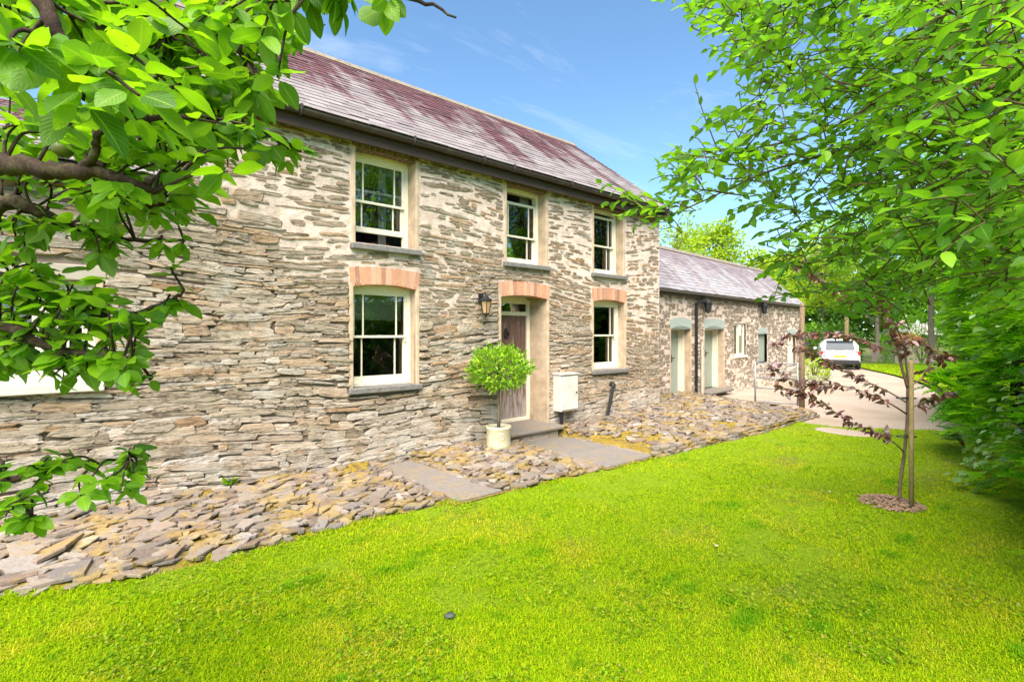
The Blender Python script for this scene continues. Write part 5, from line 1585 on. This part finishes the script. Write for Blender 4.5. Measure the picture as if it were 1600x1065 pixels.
# broad-leaved growth mixed into the hedge
N = 1900
bx = rng.uniform(4.8, 15.5, N); bz = .05 + rng.random(N) ** 1.3 * 2.6
kb = n3(bx, bz, 11, 1.1) > .52; bx, bz = bx[kb], bz[kb]; N = len(bx)
PB = np.stack([bx, np.interp(bx, HX, HY) - .12 + (n3(bx, bz, 0, 1.0) - .5) * 1.2 + rng.normal(0, .08, N), bz], -1)
leaves(hedge, PB, np.stack([rng.normal(-.4, .5, N), .8 + rng.normal(0, .3, N), rng.normal(-.3, .4, N)], -1), np.stack([rng.normal(0, .4, N), .5 + rng.normal(0, .4, N), np.ones(N)], -1), rng.uniform(.06, .12, N), [leaf_template(.62, .25, .15), leaf_template(.7, .35, .25)], M_BRAMBLE, 0, rest='ivy_leaves')
# low bramble at its foot
for (px, py, n, lab) in ((1508, 700, 110, 'pale grey-green bramble leaves at the foot of the hedge'),):
    c = on_z(px, py, 0); t = thing('bramble', c, lab, 'bramble')
    LP, LA, LN, LS = [], [], [], []; mb = MB()
    for k in range(9):
        th = rng.random() * 6.28; e = c + np.array((.35 * math.cos(th), .25 * math.sin(th) + .08, rng.uniform(.12, .45)))
        P, r = catmull([c, (c + e) / 2 + (0, 0, .12), e], [.006, .004, .002]); mb.tube(P, r, 5)
        for j in range(n // 9):
            p = P[rng.integers(3, len(P))]; th = rng.random() * 6.28
            LP.append(p); LA.append((math.cos(th), math.sin(th), .1)); LN.append(np.array((0, 0, 1.)) + rng.normal(0, .3, 3)); LS.append(rng.uniform(.06, .11))
    mb.build('stem', M_TWIG, t, True)
    leaves(t, np.array(LP), np.array(LA, float), np.array(LN), np.array(LS), [leaf_template(.75, .2, .1), leaf_template(.8, .3, .2)], M_BRAMBLE, 20, rest='foliage')

# ================================================================== TREES BEHIND
QUAD = [(np.array([(0, 0, 0), (.5, -.33, .06), (1, 0, -.06), (.5, .33, .06)]), np.array([(0, 1, 2), (0, 2, 3)]), np.array([0, .5, 1, .5]), np.array([0, -1, 0, 1.]))]
def tree(name, base, h, rx, rz, mat, n, leaf, label, clumps=46, trunk_r=.16, zc=None, tilt=(0, 0), sparse=.0, group=None, tmat=None):
    base = np.array(base, float); t = thing(name, base, label, 'tree', group)
    zc = zc or h - rz
    c0 = base + np.array((tilt[0], tilt[1], zc))
    P, r = catmull([base - (0, 0, .1), base + np.array((tilt[0] * .3, tilt[1] * .3, zc * .5)), c0, c0 + (0, 0, rz * .6)], [trunk_r, trunk_r * .75, trunk_r * .5, trunk_r * .15])
    mb = MB(); mb.tube(P, r, 8); mb.build('trunk', tmat or M_TRUNK, t, True)
    C = []; mb = MB()
    for k in range(clumps):
        v = rng.normal(0, 1, 3); v /= np.linalg.norm(v); rr = rng.random() ** .45
        c = c0 + v * np.array((rx, rx, rz)) * rr * (.82 + .25 * rng.random()); C.append(c)
        s = P[rng.integers(len(P) // 3, len(P))]
        mb.tube([s, (s + c) / 2 + rng.normal(0, .12, 3), c], [trunk_r * .25, trunk_r * .15, .012], 5)
    mb.build('branches', tmat or M_TRUNK, t, True)
    C = np.array(C); k = rng.integers(0, clumps, n)
    cr = rng.uniform(.55, 1.15, clumps) * rx / 3.4 * (46 / clumps) ** .33
    d = rng.normal(0, 1, (n, 3)); d /= np.linalg.norm(d, axis=1)[:, None]
    PP = C[k] + d * (cr[k] * rng.random(n) ** .4)[:, None] * np.array((1.1, 1.1, .72))
    ax = d + rng.normal(0, .6, (n, 3)); nh = d * .5 + np.array((0, 0, .8)) + rng.normal(0, .5, (n, 3))
    leaves(t, PP, ax, nh, rng.uniform(.6, 1.3, n) * leaf, QUAD, mat, 0)
    return t
def spot(px, d): p = at(px, HOR, d); return (p[0], p[1], -.05)
G = 'trees beyond the outbuilding'
tree('broadleaf_tree', spot(1118, 31), 9.0, 3.0, 2.6, M_TREEA, 7000, .20, 'yellow-green rounded tree rising right behind the outbuilding roof', group=G)
tree('broadleaf_tree', spot(1058, 27), 8.6, 1.9, 2.6, M_TREEA, 1500, .18, 'thin pale tree with bare stems between the cottage gable and the round tree', 22, .10, group=G)
tree('broadleaf_tree', spot(1196, 40), 6.6, 2.4, 2.2, M_TREEA, 3500, .24, 'small light green tree behind the far end of the outbuilding roof', group=G)
tree('broadleaf_tree', spot(1285, 44), 11.5, 4.0, 4.2, M_TREEA, 6000, .27, 'light green tree standing behind the parked white car', group=G)
tree('broadleaf_tree', spot(1370, 36), 12.5, 4.2, 4.6, M_TREEB, 8000, .24, 'tall mid green tree beside the shed with the orange roof', group=G)
tree('broadleaf_tree', spot(1455, 27), 12.0, 3.6, 4.8, M_TREEB, 8000, .2, 'tall dense tree rising over the far end of the hedge', group=G)
tree('broadleaf_tree', spot(1560, 22), 11.0, 3.6, 4.6, M_TREEC, 7000, .2, 'deep green tree standing behind the cypress hedge', group=G)
tree('broadleaf_tree', spot(1320, 62), 14, 6.0, 6.0, M_TREEC, 7000, .36, 'deep green tree far down the drive', group=G)
tree('broadleaf_tree', spot(1215, 66), 12, 5.0, 5.0, M_TREEB, 6000, .36, 'mid green tree far beyond the end of the outbuilding', group=G)
# trees behind the photographer, seen only as reflections in the panes
tree('broadleaf_tree', (9.2, -5.6, 0), 11.0, 3.2, 4.6, M_TREEB, 8000, .19, 'green tree behind the hedge that the open first-floor window mirrors', 50)
tree('broadleaf_tree', (15.8, -4.4, 0), 10.5, 3.2, 4.4, M_TREEB, 7000, .19, 'green tree behind the hedge that the window over the door mirrors', 50)
tree('broadleaf_tree', (20.5, -3.4, 0), 10.5, 3.2, 4.4, M_TREEC, 6000, .2, 'dark tree behind the hedge mirrored in the window beside the gable', 44)
# shrubs and a wood far behind
def shrub(px, d, r, hgt, mat, n, leaf, label, name='shrub', zb=0.0):
    p = at(px, HOR, d); c = np.array((p[0], p[1], zb)); t = thing(name, c, label, 'shrub')
    v = rng.normal(0, 1, (n, 3)); v /= np.linalg.norm(v, axis=1)[:, None]; v[:, 2] = abs(v[:, 2])
    lump = .7 + .5 * n3(v[:, 0], v[:, 1], v[:, 2], 2.2)
    PP = c + v * np.array((r, r, hgt)) * (lump * (.6 + .4 * rng.random(n) ** .5))[:, None]
    leaves(t, PP, v + rng.normal(0, .6, (n, 3)), np.array((0, 0, .8)) + v * .5 + rng.normal(0, .4, (n, 3)), rng.uniform(.6, 1.3, n) * leaf, QUAD, mat, 0, rest='foliage')
    mb = MB()
    for k in range(7):
        th = rng.random() * 6.28; mb.tube([c, c + np.array((math.cos(th) * r * .5, math.sin(th) * r * .5, hgt * .7))], [.03, .01], 5)
    mb.build('stems', M_TRUNK, t)
shrub(1300, 35, 2.2, 2.6, M_TREEC, 2600, .2, 'dark green shrub at the back of the drive behind the white car')
shrub(1262, 38, 2.0, 2.4, M_TREEB, 2000, .2, 'mid green shrub past the outbuilding corner')
shrub(1440, 30, 2.4, 3.6, M_TREEB, 2600, .17, 'leafy shrub between the shed and the hedge')
N = 9000
px = rng.uniform(900, 1750, N); dd = rng.uniform(64, 86, N); rr = np.stack([(px - 800) / FPX * CA + SA, -(px - 800) / FPX * SA + CA], -1) * dd[:, None]
hz = rng.random(N) ** .8 * (8.5 + 5 * n3(px, 0, 0, .02))
leaves(thing('far_wood', (60, 50, 0), 'far-off dark wood closing the view', 'wood'), np.c_[rr, hz], rng.normal(0, 1, (N, 3)), np.array((0, 0, .6)) + rng.normal(0, .7, (N, 3)), rng.uniform(1.0, 2.0, N), QUAD, M_TREEC, 0, rest='foliage')

# ================================================================== GATE, POST, CAR, SHED
gp_ = on_z(1253, 645, .0); g0 = np.array((gp_[0], gp_[1])); ge = at(1180, 600, 12.0)[:2]
gdv = (ge - g0); gl = np.linalg.norm(gdv); gdv = gdv / gl
FG = frame((*g0, 0), (*gdv, 0), (0, 0, 1), (-gdv[1], gdv[0], 0))
mb = MB(); mb.tube([(*g0, -.1), (*g0, 1.2), (g0[0] + .02, g0[1], 2.45), (g0[0] + .02, g0[1], 2.47)], [.062, .058, .052, .04], 10)
tag(mb.build('gate_post', M_POST, smooth=True), 'tall round timber post that the field gate is hung on', 'post')
gate = thing('field_gate', (*(g0 + gdv * gl / 2), .1), 'small galvanised metal gate with mesh in its lower half', 'gate')
for v in (1.10, .93, .76, .52, .20):
    mb = MB(); mb.tube(FG(np.array([(.08, v, 0), (gl, v, 0)])), .017, 7); mb.build('rail', M_GALV, gate, True)
for u in (.085, gl):
    mb = MB(); mb.tube(FG(np.array([(u, .12 if u > .5 else .16, 0), (u, 1.13, 0)])), .021, 8); mb.build('stile', M_GALV, gate, True)
mb = MB()
for u in np.arange(.13, gl, .05): mb.tube(FG(np.array([(u, .20, 0), (u, .52, 0)])), .0022, 4)
for v in np.arange(.24, .52, .05): mb.tube(FG(np.array([(.08, v, .003), (gl, v, .003)])), .0022, 4)
mb.build('mesh', M_GALV, gate)
mb = MB()
for v in (.3, 1.0): mb.box(-.02, .09, -.012, .012, v - .02, v + .02, fr=lambda P: FG(np.stack([P[..., 0], P[..., 2], P[..., 1]], -1)))
mb.build('hinge', M_BLACK, gate)

# white hatchback seen from behind
def car(base, yaw):
    t = thing('parked_car', base, 'white hatchback parked on the gravel drive, seen from behind', 'car')
    cy, sy = math.cos(yaw), math.sin(yaw)
    U = np.array((cy, sy, 0)); Wv = np.array((-sy, cy, 0))        # U forward, Wv to its left
    f = frame(base, U, Wv, (0, 0, 1))
    paint = simple('white car paint', (.82, .83, .84), .25, .02, 3, coat=.8, spec=.5)
    dark = simple('dark car glass', (.05, .065, .08), .25, .05, 3, spec=.25); black = simple('black plastic', (.02, .02, .022), .6, .1, 10)
    red = simple('tail lamp', (.45, .02, .02), .2, .05, 4, spec=.6)
    # cross sections front to back of the lower body and the cabin
    def loft(secs, name, mat, parent):
        mb = MB(); n = len(secs[0][1]); V = np.array([(x, p[0], p[1]) for x, s in secs for p in s])
        Q = [(i * n + j, i * n + (j + 1) % n, (i + 1) * n + (j + 1) % n, (i + 1) * n + j) for i in range(len(secs) - 1) for j in range(n)]
        T = [(0, j, j + 1) for j in range(1, n - 1)] + [((len(secs) - 1) * n, (len(secs) - 1) * n + j + 1, (len(secs) - 1) * n + j) for j in range(1, n - 1)]
        return mb.add(f(V), T, Q).build(name, mat, parent)
    def sec(hw, z0, z1, hw2=None):
        hw2 = hw2 or hw * .93
        return [(-hw * .94, z0), (hw * .94, z0), (hw, z0 + .14), (hw, (z0 + z1) / 2), (hw2, z1), (-hw2, z1), (-hw, (z0 + z1) / 2), (-hw, z0 + .14)]
    body = loft([(-2.02, sec(.74, .38, .80)), (-1.95, sec(.83, .28, .92)), (-1.5, sec(.88, .22, .98)), (0, sec(.89, .2, .94)), (1.2, sec(.88, .2, .90)), (1.9, sec(.80, .24, .74)), (2.08, sec(.62, .34, .62))], 'body', paint, t)
    loft([(-1.93, sec(.74, .90, .96, .72)), (-1.72, sec(.80, .92, 1.28, .68)), (-1.45, sec(.82, .94, 1.46, .60)), (-.6, sec(.83, .94, 1.52, .62)), (.3, sec(.83, .92, 1.46, .60)), (1.05, sec(.80, .88, .98, .70))], 'cabin', paint, t)
    mb = MB(); mb.add(f(np.array([(-1.935, -.62, .98), (-1.935, .62, .98), (-1.62, .55, 1.40), (-1.62, -.55, 1.40)]) + (-.03, 0, .02)), (), [(0, 1, 2, 3)]); mb.build('rear_window', dark, t)
    for s in (-1, 1):
        mb = MB(); mb.add(f(np.array([(-1.5, s * .80, 1.0), (.75, s * .82, 1.0), (.2, s * .66, 1.40), (-1.35, s * .66, 1.40)]) + (0, s * .03, 0)), (), [(0, 1, 2, 3)]); mb.build('side_window', dark, t)
        mb = MB(); mb.box(-2.0, -1.86, s * .62, s * .83, .72, .92, fr=f, bev=.03); mb.build('tail_light', red, t)
        mb = MB(); mb.box(.6, .75, s * .88, s * 1.03, .93, 1.05, fr=f, bev=.03); mb.build('wing_mirror', paint, t)
        for x in (-1.28, 1.28):
            mb = MB(); mb.tube(f(np.array([(x, s * .70, .31), (x, s * .72, .31), (x, s * .88, .31), (x, s * .90, .31)])), [.28, .31, .31, .28], 18)
            w = mb.build('wheel', black, t, False)
            mb = MB(); mb.tube(f(np.array([(x, s * .895, .31), (x, s * .91, .31)])), [.2, .16], 14); mb.build('rim', M_GALV, w)
        mb = MB(); mb.tube(f(np.array([(-1.3, s * .56, 1.50), (-.6, s * .58, 1.57), (.2, s * .56, 1.50)])), .018, 6); mb.build('roof_rail', black, t)
    mb = MB(); mb.box(-2.10, -1.88, -.80, .80, .26, .50, fr=f, bev=.05); mb.build('bumper', black, t)
    mb = MB(); mb.box(-2.045, -2.02, -.26, .26, .60, .71, fr=f); mb.build('number_plate', simple('yellow plate', (.60, .44, .05), .5, .03, 5), t)
    mb = MB(); mb.box(-1.80, -1.52, -.58, .58, 1.45, 1.48, fr=f, bev=.01); mb.build('spoiler', paint, t)
cb_ = on_z(1313, 577, 0); car(np.array((cb_[0], cb_[1], -.01)) + 2.0 * np.array((math.cos(.37), math.sin(.37), 0)), math.radians(21))

# shed with an orange tiled roof, a far post, trough with a shrub
sp = at(1424, HOR, 31); base = np.array((sp[0], sp[1], 0.0))
shed = thing('garden_shed', base, 'small shed with an orange tiled roof beyond the drive', 'shed')
fs = frame(base, (CA, -SA, 0), (SA, CA, 0), (0, 0, 1))
mb = MB(); mb.box(-1.0, .9, 0, 2, -.1, 1.15, fr=fs); mb.build('wall', simple('pinkish plaster', (.50, .36, .29), .9, .1, 3, .2), shed)
M_TILE = simple('orange tile', (.52, .17, .09), .85, .25, 9, .3)
mb = MB(); mb.prism([(-1.15, 0), (1.05, 0), (.95, .62), (-.75, .62)], lambda P: fs(np.stack([P[..., 0], -.15 + P[..., 1] * 1.9 - P[..., 2] * .3, 1.12 + P[..., 1] * 1.0 + P[..., 2]], -1)), 0, .06); rf_ = mb.build('roof', M_TILE, shed)
for k in range(8):
    for j in range(3):
        mb = MB(); mb.box(-1.05 + k * .25, -.83 + k * .25, -.16 + j * .36, .24 + j * .36, 1.19 + j * .19, 1.23 + j * .19, fr=fs, bev=.012); mb.build('tile', M_TILE, rf_)
sp = at(1440, HOR, 36); base = np.array((sp[0], sp[1], 0.0)); fs = frame(base, (CA, -SA, 0), (SA, CA, 0), (0, 0, 1))
sh2 = thing('field_shelter', base, 'weathered grey-roofed shelter behind the orange-roofed shed', 'shelter')
mb = MB(); mb.box(-1.2, 1.2, 0, 2, -.1, 1.7, fr=fs); mb.build('wall', M_FASCIA, sh2)
mb = MB(); mb.prism([(-.2, 1.68), (2.2, 1.68), (1.0, 2.5)], lambda P: fs(np.stack([P[..., 2], P[..., 0], P[..., 1]], -1)), -1.4, 1.4); mb.build('roof', simple('grey sheet', (.34, .32, .28), .8, .1, 4), sh2)
p = at(1323, HOR, 33); mb = MB(); mb.tube([(p[0], p[1], -.1), (p[0], p[1], 1.2), (p[0], p[1], 2.75), (p[0], p[1], 2.8)], [.14, .13, .12, .09], 8)
tag(mb.build('timber_pole', M_STAKE, smooth=True), 'pale timber pole standing behind the white car', 'pole')
p = at(1268, HOR, 16.8); base = np.array((p[0], p[1], 0))
tr = thing('stone_trough', base, 'pale stone trough planted with a low green shrub by the drive', 'trough')
fs = frame(base, (CA, -SA, 0), (SA, CA, 0), (0, 0, 1))
mb = MB()
mb.box(-.55, .55, -.25, .25, -.03, .12, fr=fs, bev=.03)
for (a, b, c, d) in ((-.55, .55, -.25, -.17), (-.55, .55, .17, .25), (-.55, -.47, -.168, .168), (.47, .55, -.168, .168)): mb.box(a, b, c, d, .1, .42, fr=fs, bev=.02)
mb.build('basin', simple('pale trough stone', (.42, .40, .34), .9, .2, 10, .4), tr)
mb = MB(); mb.box(-.47, .47, -.17, .17, .12, .36, fr=fs); mb.build('soil', M_SOIL, tr)
shrub(1272, 16.8, .55, .62, M_TREEA, 900, .075, 'low bright green shrub growing in the stone trough', zb=.34)

# small things lying about
c = on_z(703, 965, .0); mb = MB(); mb.lathe([(.004, .022), (.022, .020), (.036, .010), (.03, .0)], c + (0, 0, .012), 9); mb.V[0][:, 0] += .008 * np.sin(mb.V[0][:, 1] * 90)
tag(mb.build('lawn_pebble', simple('dark pebble', (.06, .08, .06), .6, .3, 30), smooth=True), 'small dark pebble lying on the open lawn', 'pebble')
for (x, y, lab) in ((1295, 768, 'curled pale dead leaf on the lawn near the mulch ring'), (1118, 853, 'pale dead leaf lying on the open lawn')):
    c = on_z(x, y, .03); V, T, lu, lv = leaf_template(.6, .5, .3)
    R = frames(np.array([[1.0, .4, .1]]), np.array([[.1, -.3, 1.0]]))[0]
    tag(put('fallen_leaf', c + (V @ R.T) * .07, T, simple('dry leaf', (.62, .52, .30), .8, .2, 30), None, {'rnd': np.full(len(V), .5), 'lu': lu, 'lv': lv}, True), lab, 'leaf')
c = on_y(358, 757, D0 - .06); t = thing('wall_fern', c, 'small green fern at the foot of the cottage wall', 'fern')
th = rng.random(40) * 6.28
leaves(t, c + rng.normal(0, .02, (40, 3)), np.stack([np.cos(th), -abs(np.sin(th)), .5 + rng.random(40)], -1), np.array((0, 0, 1.)) + rng.normal(0, .3, (40, 3)), rng.uniform(.06, .13, 40), [leaf_template(.28, .2, .3)], M_BAY, 8, rest='fronds', single='frond')
